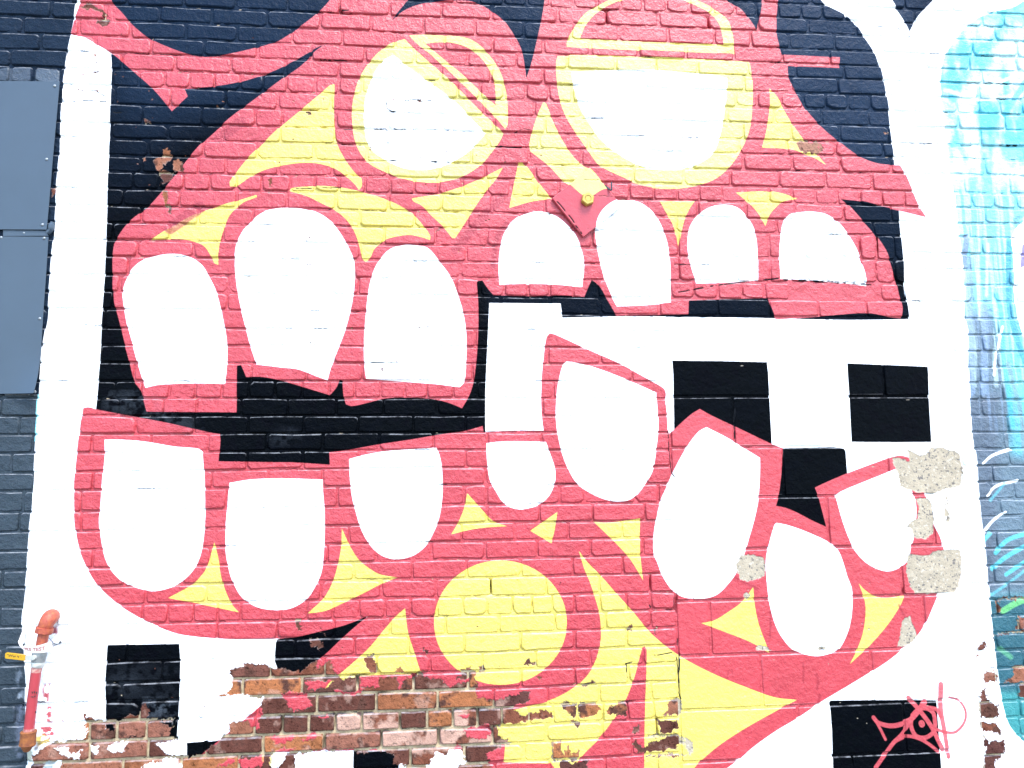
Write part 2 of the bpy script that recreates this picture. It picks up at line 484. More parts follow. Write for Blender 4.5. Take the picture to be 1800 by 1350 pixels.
# yellow shapes
YELLOW = [
    [(588, 149), (588, 160), (587, 192), (588, 221), (592, 251), (603, 275), (621, 301), (636, 315), (636, 328), (631, 335), (624, 325), (600, 304), (584, 295), (557, 288), (531, 287), (493, 292), (461, 301), (440, 312), (416, 328), (405, 329), (405, 320), (432, 283), (448, 267), (493, 224), (528, 195), (560, 168), (580, 151)],
    [(451, 343), (416, 354), (373, 367), (336, 381), (307, 397), (266, 422), (293, 421), (320, 421), (344, 426), (360, 434), (371, 450), (377, 463), (384, 466), (384, 450), (389, 418), (395, 399), (405, 378), (427, 357), (452, 347)],
    [(512, 331), (509, 336), (541, 346), (563, 357), (589, 370), (611, 389), (624, 410), (632, 434), (637, 455), (643, 461), (651, 453), (659, 437), (677, 423), (696, 417), (720, 414), (741, 418), (756, 423), (756, 415), (741, 394), (723, 375), (696, 359), (667, 347), (632, 337), (595, 330), (557, 328), (531, 329)],
    [(711, 69), (691, 76), (672, 88), (651, 109), (632, 139), (624, 163), (619, 192), (620, 221), (624, 248), (635, 272), (653, 291), (680, 304), (707, 315), (739, 321), (773, 321), (813, 311), (845, 291), (864, 269), (877, 251), (885, 235), (840, 192), (787, 139), (733, 91)],
    [(719, 63), (749, 61), (787, 64), (821, 69), (845, 83), (867, 107), (880, 131), (889, 160), (892, 192), (892, 219), (888, 228), (867, 203), (813, 149), (760, 99), (733, 77)],
    [(980, 100), (1013, 97), (1067, 98), (1120, 100), (1227, 104), (1317, 109), (1320, 128), (1323, 160), (1321, 200), (1317, 227), (1304, 261), (1280, 296), (1253, 317), (1213, 329), (1173, 333), (1133, 328), (1093, 312), (1053, 291), (1029, 259), (1003, 221), (987, 187), (979, 149), (977, 112)],
    [(996, 83), (1120, 89), (1291, 95), (1289, 77), (1285, 53), (1277, 35), (1261, 21), (1232, 5), (1200, -8), (1150, -14), (1095, -8), (1056, 8), (1029, 24), (1008, 51), (997, 72)],
    [(955, 180), (944, 205), (930, 254), (933, 267), (960, 288), (987, 317), (999, 326), (1021, 345), (1034, 352), (1046, 343), (1056, 337), (1067, 334), (1051, 312), (1037, 297), (1027, 293), (1008, 277), (987, 245), (971, 213), (960, 184)],
    [(911, 287), (918, 287), (928, 296), (947, 323), (969, 350), (933, 355), (895, 366), (899, 345)],
    [(724, 350), (727, 355), (741, 362), (760, 381), (779, 399), (795, 419), (800, 419), (813, 399), (840, 357), (857, 333), (872, 315), (884, 295), (840, 317), (800, 333), (760, 344), (728, 349)],
    [(1159, 354), (1221, 354), (1213, 365), (1203, 386), (1197, 410), (1192, 433), (1189, 418), (1181, 394), (1168, 370)],
    [(1293, 339), (1333, 337), (1360, 338), (1379, 342), (1401, 350), (1376, 355), (1363, 365), (1352, 378), (1344.5, 398), (1333, 378), (1317, 359)],
    [(1352, 156), (1368, 176), (1387, 211), (1413, 248), (1435, 272), (1451, 291), (1432, 279), (1413, 271), (1389, 263), (1339, 260), (1347, 227), (1352, 192)],
    [(377, 953), (371, 975), (363, 999), (357, 1009), (339, 1027), (296, 1051), (333, 1058), (373, 1066), (420, 1076), (408, 1062), (395, 1033), (388, 1006), (384, 980)],
    [(601, 929), (600, 961), (595, 988), (587, 1017), (571, 1049), (541, 1078), (573, 1073), (605, 1059), (640, 1042), (669, 1027), (699, 1015), (667, 1009), (648, 998), (632, 985), (616, 961)],
    [(821, 867), (816, 892), (805, 919), (793, 939), (827, 931), (856, 927), (891, 925), (867, 916), (848, 897), (832, 879)],
    [(979, 900), (932, 933), (969, 955), (975, 929)],
    [(1043, 917), (1067, 919), (1093, 916), (1125, 911), (1124, 940), (1125, 980), (1130, 1020), (1107, 983), (1088, 961), (1067, 940)],
    [(712, 1069), (717, 1110), (727, 1142), (741, 1186), (707, 1186), (667, 1187), (621, 1191), (589, 1203), (569, 1214), (581, 1198), (613, 1171), (648, 1139), (675, 1107), (696, 1083)],
    [(1017, 968), (1027, 1001), (1035, 1019), (1045, 1049), (1053, 1078), (1056, 1110), (1053, 1139), (1043, 1169), (1024, 1195), (995, 1217), (960, 1233), (920, 1243), (862, 1256), (872, 1290), (888, 1310), (885, 1340), (968, 1341), (1000, 1380), (1200, 1380),
     (1219, 1350), (1240, 1329), (1267, 1307), (1307, 1281), (1360, 1251), (1400, 1230), (1360, 1225), (1307, 1206), (1267, 1190), (1227, 1171), (1195, 1153), (1168, 1134), (1141, 1110), (1112, 1075), (1083, 1043), (1055, 1011), (1032, 988)],
    [(1232, 1095), (1253, 1091), (1280, 1075), (1304, 1057), (1323, 1031), (1325, 1057), (1333, 1097), (1352, 1148), (1320, 1129), (1280, 1113)],
    [(1508, 1025), (1517, 1035), (1533, 1046), (1552, 1051), (1589, 1047), (1581, 1065), (1560, 1097), (1528, 1134), (1493, 1167), (1504, 1145), (1515, 1115), (1520, 1083), (1519, 1057)],
]
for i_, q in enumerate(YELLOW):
    fill(q, YEL_GLOSS if i_ in (3, 4, 5, 6, 7) else YEL)
a = np.linspace(0, 2 * math.pi, 40, endpoint=False)
fill(list(zip(879.5 + 116.5 * np.cos(a), 1094 + 109 * np.sin(a))), YEL)
fill([(747, 77), (776, 75), (808, 80), (835, 93), (853, 112), (867, 139), (871, 165), (871, 186), (856, 173), (813, 133), (773, 99)], RED)
fill([(1019, 68), (1029, 45), (1051, 21), (1077, 7), (1110, -3), (1150, -6), (1190, -3), (1227, 13), (1251, 27), (1264, 45), (1271, 72), (1271, 79), (1120, 73)], RED)
fill([(1128, 1139), (1133, 1136), (1136, 1141), (1135, 1203), (1133, 1257), (1132, 1420), (960, 1420), (1000, 1360), (1024, 1326), (1051, 1299), (1077, 1265), (1099, 1230), (1115, 1187), (1125, 1150)], RED)

# bottom row of the checked border runs over the neck
fill([(476, 1323), (540, 1322), (621, 1320), (835, 1316), (836, 1420), (470, 1420)], WHITE, smooth=False)
fill([(621, 1320), (700, 1319), (702, 1420), (620, 1420)], BLK, smooth=False)
fill([(462, 1304), (480, 1300), (484, 1325), (478, 1350), (463, 1348)], YEL, op=.9, soft=4, tex=np.clip((N2 - .40) * 8, 0, 1))
# dark runs in the red
for pts, w in (([(1434, 1186), (1437, 1198), (1435, 1211)], 4.5), ([(1277, 1192), (1280, 1179), (1286, 1177), (1287, 1190)], 2), ([(1354, 1075), (1352, 1120)], 4), ([(1579, 1064), (1589, 1084)], 5), ([(1411, 1165), (1411, 1200)], 3), ([(1440, 1222), (1438, 1236)], 5), ([(1250, 995), (1330, 1035)], 5)):
    put(stroke_cov(pts, w, 5), RED * lin(.62, .5, .6), .75)
# white eyes and teeth
WHITES = [
    [(692, 98), (675, 107), (661, 125), (651, 147), (643, 171), (640, 197), (641, 224), (645, 248), (656, 267), (680, 283), (707, 296), (739, 300), (773, 295), (800, 283), (824, 267), (853, 236), (800, 181), (741, 136), (715, 117)],
    [(1004, 128), (1067, 124), (1147, 124), (1200, 127), (1253, 133), (1277, 139), (1276, 171), (1272, 200), (1268, 227), (1261, 253), (1251, 272), (1229, 288), (1200, 297), (1160, 299), (1125, 292), (1093, 276), (1061, 251), (1032, 213), (1016, 181), (1007, 149)],
    [(224, 490), (235, 471), (261, 454), (299, 447), (331, 451), (355, 466), (368, 487), (381, 514), (392, 557), (397, 583), (400, 610), (399, 650), (396, 675), (333, 674), (280, 677), (257, 682), (248, 655), (235, 610), (224, 570), (218, 533), (217, 511)],
    [(443, 389), (427, 407), (416, 431), (413, 463), (416, 501), (424, 543), (432, 575), (440, 607), (451, 641), (493, 646), (525, 650), (560, 663), (576, 669), (581, 650), (595, 613), (608, 578), (617, 543), (623, 506), (623, 463), (616, 442), (600, 413), (581, 389), (555, 373), (520, 366), (480, 367.5), (460, 376)],
    [(644, 666), (641, 645), (640, 597), (643, 557), (648, 511), (656, 479), (667, 458), (685, 439), (709, 431), (728, 431), (752, 437), (773, 461), (792, 487), (805, 519), (816, 559), (820, 599), (819, 639), (816, 671), (808, 681), (760, 675), (707, 671)],
    [(878, 501), (876, 469), (879, 437), (885, 413), (899, 391), (919, 378), (947, 372), (973, 378), (995, 394), (1011, 413), (1021, 437), (1026, 458), (1026, 477), (1023, 505), (973, 501), (928, 499.5)],
    [(1084, 539), (1075, 522), (1061, 487), (1051, 445), (1046, 413), (1048, 389), (1059, 370), (1080, 355), (1107, 352), (1128, 358), (1147, 373), (1160, 394), (1171, 421), (1176, 450), (1178, 479), (1179, 517), (1178, 532), (1133, 537)],
    [(1224, 499), (1215, 474), (1208, 442), (1208, 418), (1213, 397), (1227, 378), (1248, 365), (1272, 361), (1293, 365), (1309, 378), (1323, 399), (1329, 421), (1331.5, 450), (1332, 493), (1280, 496.5)],
    [(1371, 491), (1369, 450), (1371, 418), (1376, 391), (1387, 378), (1411, 373), (1432, 373), (1453, 378), (1475, 394), (1491, 415), (1504, 437), (1512, 458), (1519, 479), (1523, 503), (1480, 498), (1420, 493)],
    [(185, 773), (213, 773), (253, 776), (307, 785), (349, 789), (357, 795), (359, 820), (361, 860), (361, 900), (359, 940), (355, 967), (347, 991), (333, 1011), (307, 1030), (272, 1039), (248, 1035), (221, 1025), (200, 1006), (187, 985), (179, 953), (175, 913), (178, 887), (181, 841), (185, 799)],
    [(404, 849), (440, 843), (493, 841), (567, 843), (568, 863), (571, 900), (571, 940), (569, 980), (565, 1006), (555, 1030), (539, 1053), (512, 1069), (485, 1072), (453, 1067), (427, 1051), (411, 1025), (401, 993), (397, 967), (397, 927), (400, 887)],
    [(614, 807), (640, 800), (680, 793), (720, 790), (767, 787), (772, 799), (776, 817), (778, 847), (777, 879), (771, 913), (760, 940), (747, 961), (725, 977), (696, 983), (672, 977), (653, 961), (637, 935), (627, 905), (619, 873), (615, 836)],
    [(855, 779), (880, 776.5), (920, 776), (959, 777), (968, 801), (975, 823), (975, 847), (965, 871), (947, 887), (920, 895), (900, 893), (884, 883), (872, 865), (861, 844), (857, 820), (855, 793)],
    [(989, 642), (995, 636), (1013, 638), (1053, 649), (1107, 670), (1153, 690), (1155, 719), (1157, 748), (1153, 788), (1147, 825), (1133, 852), (1115, 873), (1091, 882), (1067, 879), (1040, 868), (1013, 849), (995, 817), (983, 780), (977, 740), (977, 708), (981, 673)],
    [(1241, 751), (1280, 771), (1312, 791), (1335, 805), (1335, 833), (1332, 879), (1325, 913), (1315, 948), (1307, 975), (1293, 1007), (1280, 1025), (1259, 1045), (1232, 1052), (1200, 1049), (1179, 1035), (1163, 1011), (1155, 990), (1149, 975), (1148, 948), (1152, 916), (1160, 881), (1171, 855), (1187, 820), (1208, 783), (1227, 759)],
    [(1360, 923), (1364, 919), (1387, 924), (1427, 939), (1459, 955), (1472, 967), (1480, 985), (1488, 1012), (1496, 1035), (1497, 1065), (1493, 1097), (1485, 1121), (1472, 1142), (1453, 1150), (1432, 1153), (1405, 1147), (1387, 1137), (1365, 1105), (1352, 1062), (1347, 1025), (1345, 990), (1348, 967)],
    [(1467, 871), (1477, 864), (1507, 851), (1547, 835), (1574, 824), (1592, 842), (1601, 863), (1608, 881), (1609, 908), (1605, 943), (1600, 961), (1595, 983), (1581, 997), (1560, 1004), (1541, 1000), (1520, 988), (1501, 967), (1488, 940), (1477, 908)],
]
for q in WHITES:
    fill(q, WHITE)

# old overpainted strokes that show through the red
for pts, w in (([(300, 402), (350, 366)], 22), ([(800, 440), (850, 380), (880, 350)], 16), ([(385, 245), (425, 215)], 20), ([(865, 470), (873, 420), (890, 395)], 10)):
    put(stroke_cov(pts, w, 5), RED * lin(.72, .72, .8), .8)
# scuffs on the black
for q, o in (([(180, 690), (260, 690), (335, 735), (360, 765), (270, 745), (185, 720)], .035),
             ([(188, 1160), (316, 1170), (316, 1250), (187, 1250)], .012), ([(255, 1225), (312, 1235), (306, 1262), (250, 1262)], .08), ([(470, 765), (520, 750), (530, 775), (480, 785)], .02)):
    fill(q, lin(.30, .36, .44), op=o, soft=9, tex=grain)
fill([(188, 1195), (240, 1180), (250, 1215), (200, 1225)], lin(.30, .36, .44), op=.015, soft=9, tex=grain)

# dark strip at the left: navy above, grey below
fill([(-400, -150), (132, -60), (138, 0), (133, 12), (130, 40), (125, 62), (118, 100), (112, 140), (108, 200), (106, 265), (99, 330), (97, 400), (92, 440), (90, 470), (84, 560), (76, 600), (72, 640), (69, 694), (-400, 694)], NAVY, smooth=False)
fill([(-400, 694), (68, 694), (65, 740), (62, 800), (59, 850), (56, 900), (52, 935), (49, 975), (46, 1020), (43, 1050), (39, 1092), (41, 1120), (43, 1140), (44, 1170), (46, 1190), (45, 1240), (46, 1285), (47, 1330), (46, 1420), (-400, 1420)], GREYP)
fill([(-10, 125), (18, 120), (55, 120), (55, 145), (-10, 145)], lin(.045, .060, .080), op=.8)
fill([(62, 122), (105, 124), (104, 146), (62, 146)], lin(.055, .073, .095), op=.85)
put(stroke_cov([(68, 695), (66, 730), (63, 775)], 3, 1.5), lin(.2, .62, .68), .8)
fill([(30, 1170), (45, 1170), (45, 1215), (34, 1235), (30, 1200)], lin(.12, .15, .19), op=.6, soft=3, tex=grain)
fill([(16, 1228), (40, 1215), (46, 1232), (30, 1236)], lin(.3, .34, .38), op=.5, soft=3, tex=grain)
fill([(25, 1235), (46, 1235), (46, 1330), (30, 1330)], lin(.12, .14, .20), op=.4, soft=3, tex=grain)
fill([(48, 1318), (60, 1315), (60, 1340), (48, 1340)], lin(.16, .17, .08), op=.8, soft=2)

# graffiti at the right end of the wall
TEAL_EDGE = [(1830, -25), (1784, 12), (1736, 24), (1701, 45), (1677, 72), (1659, 101), (1652, 133), (1653, 165), (1657, 203), (1665, 256), (1669, 301), (1676, 336), (1681, 378), (1685, 418), (1693, 477), (1695, 530),
             (1695, 557), (1701, 586), (1701, 637), (1704, 690), (1704, 700), (1708, 761), (1715, 809), (1719, 860), (1725, 913), (1731, 967), (1735, 1017), (1739, 1057), (1744, 1102), (1749, 1150), (1755, 1198), (1763, 1243), (1773, 1273), (1789, 1294), (1802, 1306), (1830, 1330), (1900, 1380)]
base = cover(to_img(np.concatenate([spline(TEAL_EDGE, False), [(2300, 1420), (2300, -60)]])))
saved = paint.copy()
put(base, CYAN)
ty0, tx0, tcov = base
th, tw = tcov.shape
tn = fbm(IH, IW, 90, 40, 4, cellx=40)
streak = fbm(IH, IW, 240, 50, 3, cellx=9)


def tput(pts, color, op=1.0, soft=10, tex=None):
    fill(pts, color, op=op, soft=soft, tex=tex)


tput([(1600, 40), (2300, 40), (2300, 330), (1600, 330)], lin(.66, .90, .92), .85, 20, np.clip((tn - .40) * 5, 0, 1))
tput([(1650, -60), (2300, -60), (2300, 260), (1650, 260)], lin(.05, .50, .62), .7, 14, np.clip((.44 - tn) * 8, 0, 1))
tput([(1600, 560), (1745, 545), (1770, 650), (1790, 760), (2300, 840), (2300, 1050), (1600, 1050)], lin(.105, .135, .18), .92, 14)
tput([(1690, 700), (1755, 690), (1750, 1040), (1690, 1040)], lin(.09, .115, .16), .7, 12)
tput([(1775, 560), (2300, 600), (2300, 860), (1775, 800)], lin(.12, .52, .62), .75, 12)
tput([(1600, 1048), (2300, 1048), (2300, 1230), (1600, 1230)], lin(.020, .095, .125), .97, 10)
tput([(1600, 1215), (2300, 1215), (2300, 1420), (1600, 1420)], lin(.035, .27, .27), .97, 8)
tput([(1650, 300), (2300, 300), (2300, 680), (1650, 680)], lin(.62, .84, .86), .55, 12, np.clip((streak - .49) * 7, 0, 1))
tput([(1650, 380), (2300, 380), (2300, 760), (1650, 760)], lin(.20, .30, .44), .5, 12, np.clip((.44 - streak) * 7, 0, 1))
for pts, w, c, o, s in (
        ([(1697, 418), (1692, 470)], 12, lin(.20, .27, .40), .9, 2), ([(1702, 455), (1704, 540), (1706, 690)], 14, lin(.24, .34, .48), .8, 6),
        ([(1728, 540), (1730, 600), (1727, 690)], 14, lin(.22, .32, .46), .8, 6), ([(1772, 425), (1772, 480), (1774, 540), (1783, 590), (1803, 640)], 12, lin(.06, .36, .50), .95, 2),
        ([(1750, 520), (1758, 545), (1764, 640), (1778, 750)], 10, lin(.05, .46, .56), .7, 6), ([(1745, 660), (1752, 610), (1760, 575)], 5, lin(.75, .82, .84), .9, 2),
        ([(1735, 430), (1733, 520)], 6, lin(.72, .84, .86), .7, 6), ([(1718, 395), (1720, 560)], 5, lin(.7, .84, .86), .6, 6),
        ([(1770, 640), (1790, 720), (1800, 800)], 9, lin(.18, .24, .24), .6, 6), ([(1786, 640), (1803, 720)], 8, lin(.15, .5, .3), .5, 8),
        ([(1725, 815), (1742, 801), (1775, 790)], (4, 6), lin(.8, .82, .82), 1, 2), ([(1734, 872), (1750, 855), (1786, 845)], (4, 6), lin(.8, .82, .82), 1, 2),
        ([(1728, 935), (1745, 915), (1766, 900)], (6, 4), lin(.8, .82, .82), 1, 2), ([(1727, 950), (1738, 938)], 8, lin(.15, .60, .66), .8, 3),
        ([(1748, 972), (1768, 950), (1802, 938)], 8, lin(.10, .55, .62), .9, 3), ([(1742, 1000), (1765, 980), (1803, 958)], 8, lin(.10, .55, .62), .9, 3),
        ([(1766, 1010), (1803, 985)], 7, lin(.10, .55, .62), .9, 3), ([(1740, 1045), (1770, 1025), (1803, 1000)], 5, lin(.12, .5, .58), .7, 4),
        ([(1762, 1074), (1782, 1062), (1805, 1052)], 11, lin(.14, .50, .16), .9, 3), ([(1740, 880), (1765, 850)], 5, lin(.1, .5, .58), .6, 4),
        ([(1756, 1140), (1775, 1155)], 9, lin(.10, .42, .20), .6, 5), ([(1745, 150), (1780, 135), (1810, 120)], 7, lin(.75, .85, .86), .7, 4),
        ([(1660, 160), (1720, 175), (1810, 165)], 9, lin(.75, .85, .86), .6, 6), ([(1765, 200), (1805, 140)], 12, lin(.07, .55, .68), .8, 6)):
    put(stroke_cov(pts, w, s), c, o)
fill([(1825, 375), (1800, 388), (1785, 402), (1776, 424), (1780, 450), (1781, 500), (1785, 545), (1793, 582), (1803, 598), (1860, 610), (1900, 480)], WHITE)
fill([(1795, 432), (1812, 420), (1812, 462), (1792, 472)], lin(.22, .16, .42), op=.9)
put(stroke_cov([(1783, 388), (1810, 366)], 9, 2), lin(.16, .40, .50), .9)
_t = paint[ty0:ty0 + th, tx0:tx0 + tw]
_t *= np.where(_t.min(-1, keepdims=True) > .6, 1.0, .66)
# keep everything inside the edge
paint[ty0:ty0 + th, tx0:tx0 + tw] = saved[ty0:ty0 + th, tx0:tx0 + tw] * (1 - tcov[..., None]) + paint[ty0:ty0 + th, tx0:tx0 + tw] * tcov[..., None]
_m = np.zeros((IH, IW), bool)
_m[ty0:ty0 + th, tx0:tx0 + tw] = tcov > 0
paint[~_m] = saved[~_m]
del saved

# spray tag in the corner
TAGC = lin(.36, .045, .055)
for pts, w in (([(800, 1015), (835, 1052), (930, 1070), (1040, 1035), (1090, 985), (1140, 915)], (6, 9)), ([(805, 1020), (845, 1090), (880, 1160)], 4.2),
               ([(1030, 1065), (985, 1130), (930, 1185), (860, 1285), (818, 1345)], 6.5), ([(930, 1180), (1020, 1140), (1100, 1155), (1165, 1190), (1230, 1242)], 5),
               ([(1210, 1060), (1195, 985), (1140, 955), (1075, 985), (1050, 1060), (1080, 1135), (1140, 1150), (1195, 1115), (1210, 1060)], 6.5),
               ([(1120, 1055), (1122, 1061)], 10), ([(1030, 885), (1090, 950), (1180, 1070), (1235, 1180), (1260, 1230)], 7),
               ([(1245, 800), (1245, 960), (1268, 1100), (1295, 1275)], (9, 6.5)), ([(1300, 882), (1365, 905), (1408, 975), (1398, 1050), (1340, 1112), (1270, 1112), (1195, 1085)], (3.2, 5)),
               ([(1150, 950), (1220, 965), (1245, 1010)], 6), ([(1060, 1000), (1140, 940)], 6)):
    put(stroke_cov(zoomed(1320, 990, pts), tuple(v * 1.08 + .5 for v in (w if isinstance(w, tuple) else (w, w))), 1.3), TAGC, .95)

# marks round the drain pipe
rgh = np.clip((fbm(IH, IW, 9, 60, 3) - .38) * 9, 0, 1)
for q, c, o in (([(77, 1202), (90, 1202), (89, 1220), (88, 1232), (80, 1234), (77, 1215)], RED, .95), ([(76, 1240), (92, 1240), (92, 1272), (84, 1270), (77, 1258)], RED, .95),
                ([(70, 1276), (95, 1274), (97, 1290), (93, 1304), (84, 1300), (72, 1292)], RED, .95), ([(63, 1294), (78, 1290), (90, 1302), (84, 1311), (64, 1312)], lin(.62, .40, .04), .9),
                ([(88, 1102), (101, 1100), (104, 1112), (92, 1120), (84, 1121)], RED * lin(.7, .6, .8), .95), ([(94, 1075), (103, 1080), (100, 1092), (96, 1092)], RED, .6)):
    fill(q, c, op=o, soft=2, tex=rgh)
fill([(76, 1064), (94, 1060), (98, 1072), (92, 1080), (80, 1076)], lin(.25, .24, .22), op=.85, soft=5, tex=grain)
fill([(62, 1308), (72, 1306), (70, 1316), (62, 1320)], lin(.04, .03, .035), op=.9, soft=2)
put(stroke_cov([(106, 1247), (111, 1254), (109, 1270)], (1.6, 1.2), 1.2), RED, .9)
fill([(60, 1340), (130, 1330), (135, 1420), (60, 1420)], lin(.03, .07, .07), op=.8, soft=3, tex=grain)

# paint is never perfectly even
var = (1 + .22 * (N1 - .5) + .10 * (N2 - .5))[..., None]
paint *= np.where(paint.min(-1, keepdims=True) > .6, 1 + .04 * (N1 - .5)[..., None], var)

# ------------------------------------------------------------------ what lies under the paint
under = np.empty((IH, IW, 3), np.float32)
mt = fbm(IH, IW, 10, 80, 3)[..., None]
under[:] = lin(.30, .232, .140) * (.55 + .9 * mt)
expo = np.zeros((IH, IW), np.float32)


def ex(pts, v=1.0, s=None, o=(0, 0), smooth=True):
    pts = zoomed(o[0], o[1], pts, s) if s else pts
    res = cover(to_img(spline(pts, True, 30) if smooth else np.array(pts, float)))
    if res is not None:
        y0, x0, c = res
        b = expo[y0:y0 + c.shape[0], x0:x0 + c.shape[1]]
        b[:] = b * (1 - c) + v * c


L5, L6, L7, L8 = (0, 990), (440, 990), (880, 990), (1320, 990)
ex([(50, 1400), (57, 1342), (62, 1326), (80, 1314), (107, 1303), (120, 1305), (144, 1301), (149, 1286), (147, 1259), (165, 1266), (211, 1266), (228, 1254), (243, 1258), (256, 1232), (262, 1250), (258, 1264), (305, 1266), (303, 1296), (318, 1300), (332, 1331), (345, 1330),
    (373, 1310), (400, 1292), (401, 1267), (416, 1271), (453, 1257), (464, 1236), (440, 1222), (382, 1226), (405, 1214), (410, 1200), (404, 1186), (419, 1174), (443, 1163), (460, 1171), (500, 1178), (528, 1182), (547, 1163), (556, 1161), (558, 1177), (580, 1163),
    (583, 1178), (600, 1192), (645, 1190), (668, 1192), (727, 1190), (742, 1180), (775, 1196), (800, 1192), (810, 1182), (822, 1172), (835, 1180), (836, 1206), (838, 1230), (850, 1228), (870, 1232), (880, 1218), (895, 1220), (925, 1228), (925, 1240), (899, 1242),
    (906, 1266), (875, 1275), (880, 1297), (898, 1304), (880, 1312), (853, 1322), (861, 1339), (860, 1420), (50, 1420)], smooth=False)
ISLANDS = [
    (L6, [(200, 870), (290, 855), (370, 860), (400, 930), (350, 970), (280, 980), (240, 910)]), (L6, [(350, 790), (400, 770), (540, 772), (500, 825), (380, 832)]),
    (L6, [(720, 760), (850, 745), (840, 822), (730, 830)]), (L6, [(972, 755), (1025, 748), (1000, 830), (970, 825)]),
    (L6, [(1130, 730), (1280, 715), (1300, 750), (1430, 765), (1430, 785), (1370, 800), (1290, 812), (1250, 765), (1180, 755)]),
    (L6, [(1490, 820), (1600, 815), (1800, 815), (1800, 865), (1720, 860), (1650, 905), (1600, 880), (1510, 900)]),
    (L6, [(1400, 1090), (1580, 1075), (1585, 1130), (1480, 1175), (1430, 1150)]), (L6, [(1190, 1290), (1240, 1240), (1280, 1270), (1330, 1230), (1390, 1215), (1410, 1320), (1350, 1360), (1150, 1360)]),
    (L6, [(300, 1262), (480, 1240), (680, 1235), (680, 1380), (290, 1380)]), (L6, [(670, 1238), (940, 1245), (950, 1320), (1010, 1335), (1000, 1380), (670, 1380)]),
    (L6, [(1550, 1250), (1660, 1210), (1685, 1320), (1590, 1315)]), (L6, [(1385, 1000), (1440, 990), (1440, 1030), (1390, 1025)]), (L6, [(340, 1150), (400, 1130), (440, 1145), (430, 1170), (370, 1170)]),
    (L6, [(140, 1260), (220, 1205), (295, 1220), (240, 1260), (200, 1330), (140, 1345)]), (L6, [(440, 1000), (500, 990), (510, 1012), (450, 1020)]),
    (L6, [(535, 845), (750, 838), (700, 860), (560, 858)]), (L6, [(130, 1150), (290, 1130), (270, 1160), (160, 1190)]), (L6, [(-10, 1290), (80, 1285), (70, 1350), (-10, 1350)]),
    (L6, [(-20, 950), (80, 880), (70, 980), (40, 1060), (-20, 1060)]),
    (L5, [(700, 1220), (760, 1185), (860, 1180), (830, 1220), (760, 1250)]), (L5, [(600, 1212), (655, 1210), (650, 1258), (608, 1255)]),
    (L5, [(1035, 1185), (1130, 1165), (1230, 1160), (1235, 1272), (1180, 1280), (1090, 1255), (1060, 1222)]), (L5, [(360, 1222), (440, 1215), (470, 1260), (540, 1235), (530, 1290), (450, 1275)]),
    (L5, [(290, 1330), (400, 1308), (420, 1360), (280, 1360)]), (L5, [(950, 1320), (1080, 1300), (1190, 1310), (1195, 1360), (940, 1360)]), (L5, [(700, 1080), (760, 1080), (745, 1120), (715, 1110)]),
    (L5, [(800, 1142), (900, 1140), (880, 1158)]), (L5, [(1060, 1050), (1170, 1045), (1175, 1140), (1110, 1130), (1130, 1085)]), (L5, [(1230, 1180), (1420, 1165), (1330, 1270), (1230, 1260)]),
    (L5, [(1420, 1330), (1520, 1290), (1560, 1310), (1480, 1350)]), (L5, [(1570, 1290), (1740, 1280), (1700, 1350), (1580, 1350)]), (L5, [(1610, 1060), (1700, 1010), (1690, 1090), (1640, 1060)]),
]
for o, q in ISLANDS:
    ex(q, 0.0, 3.75, o)
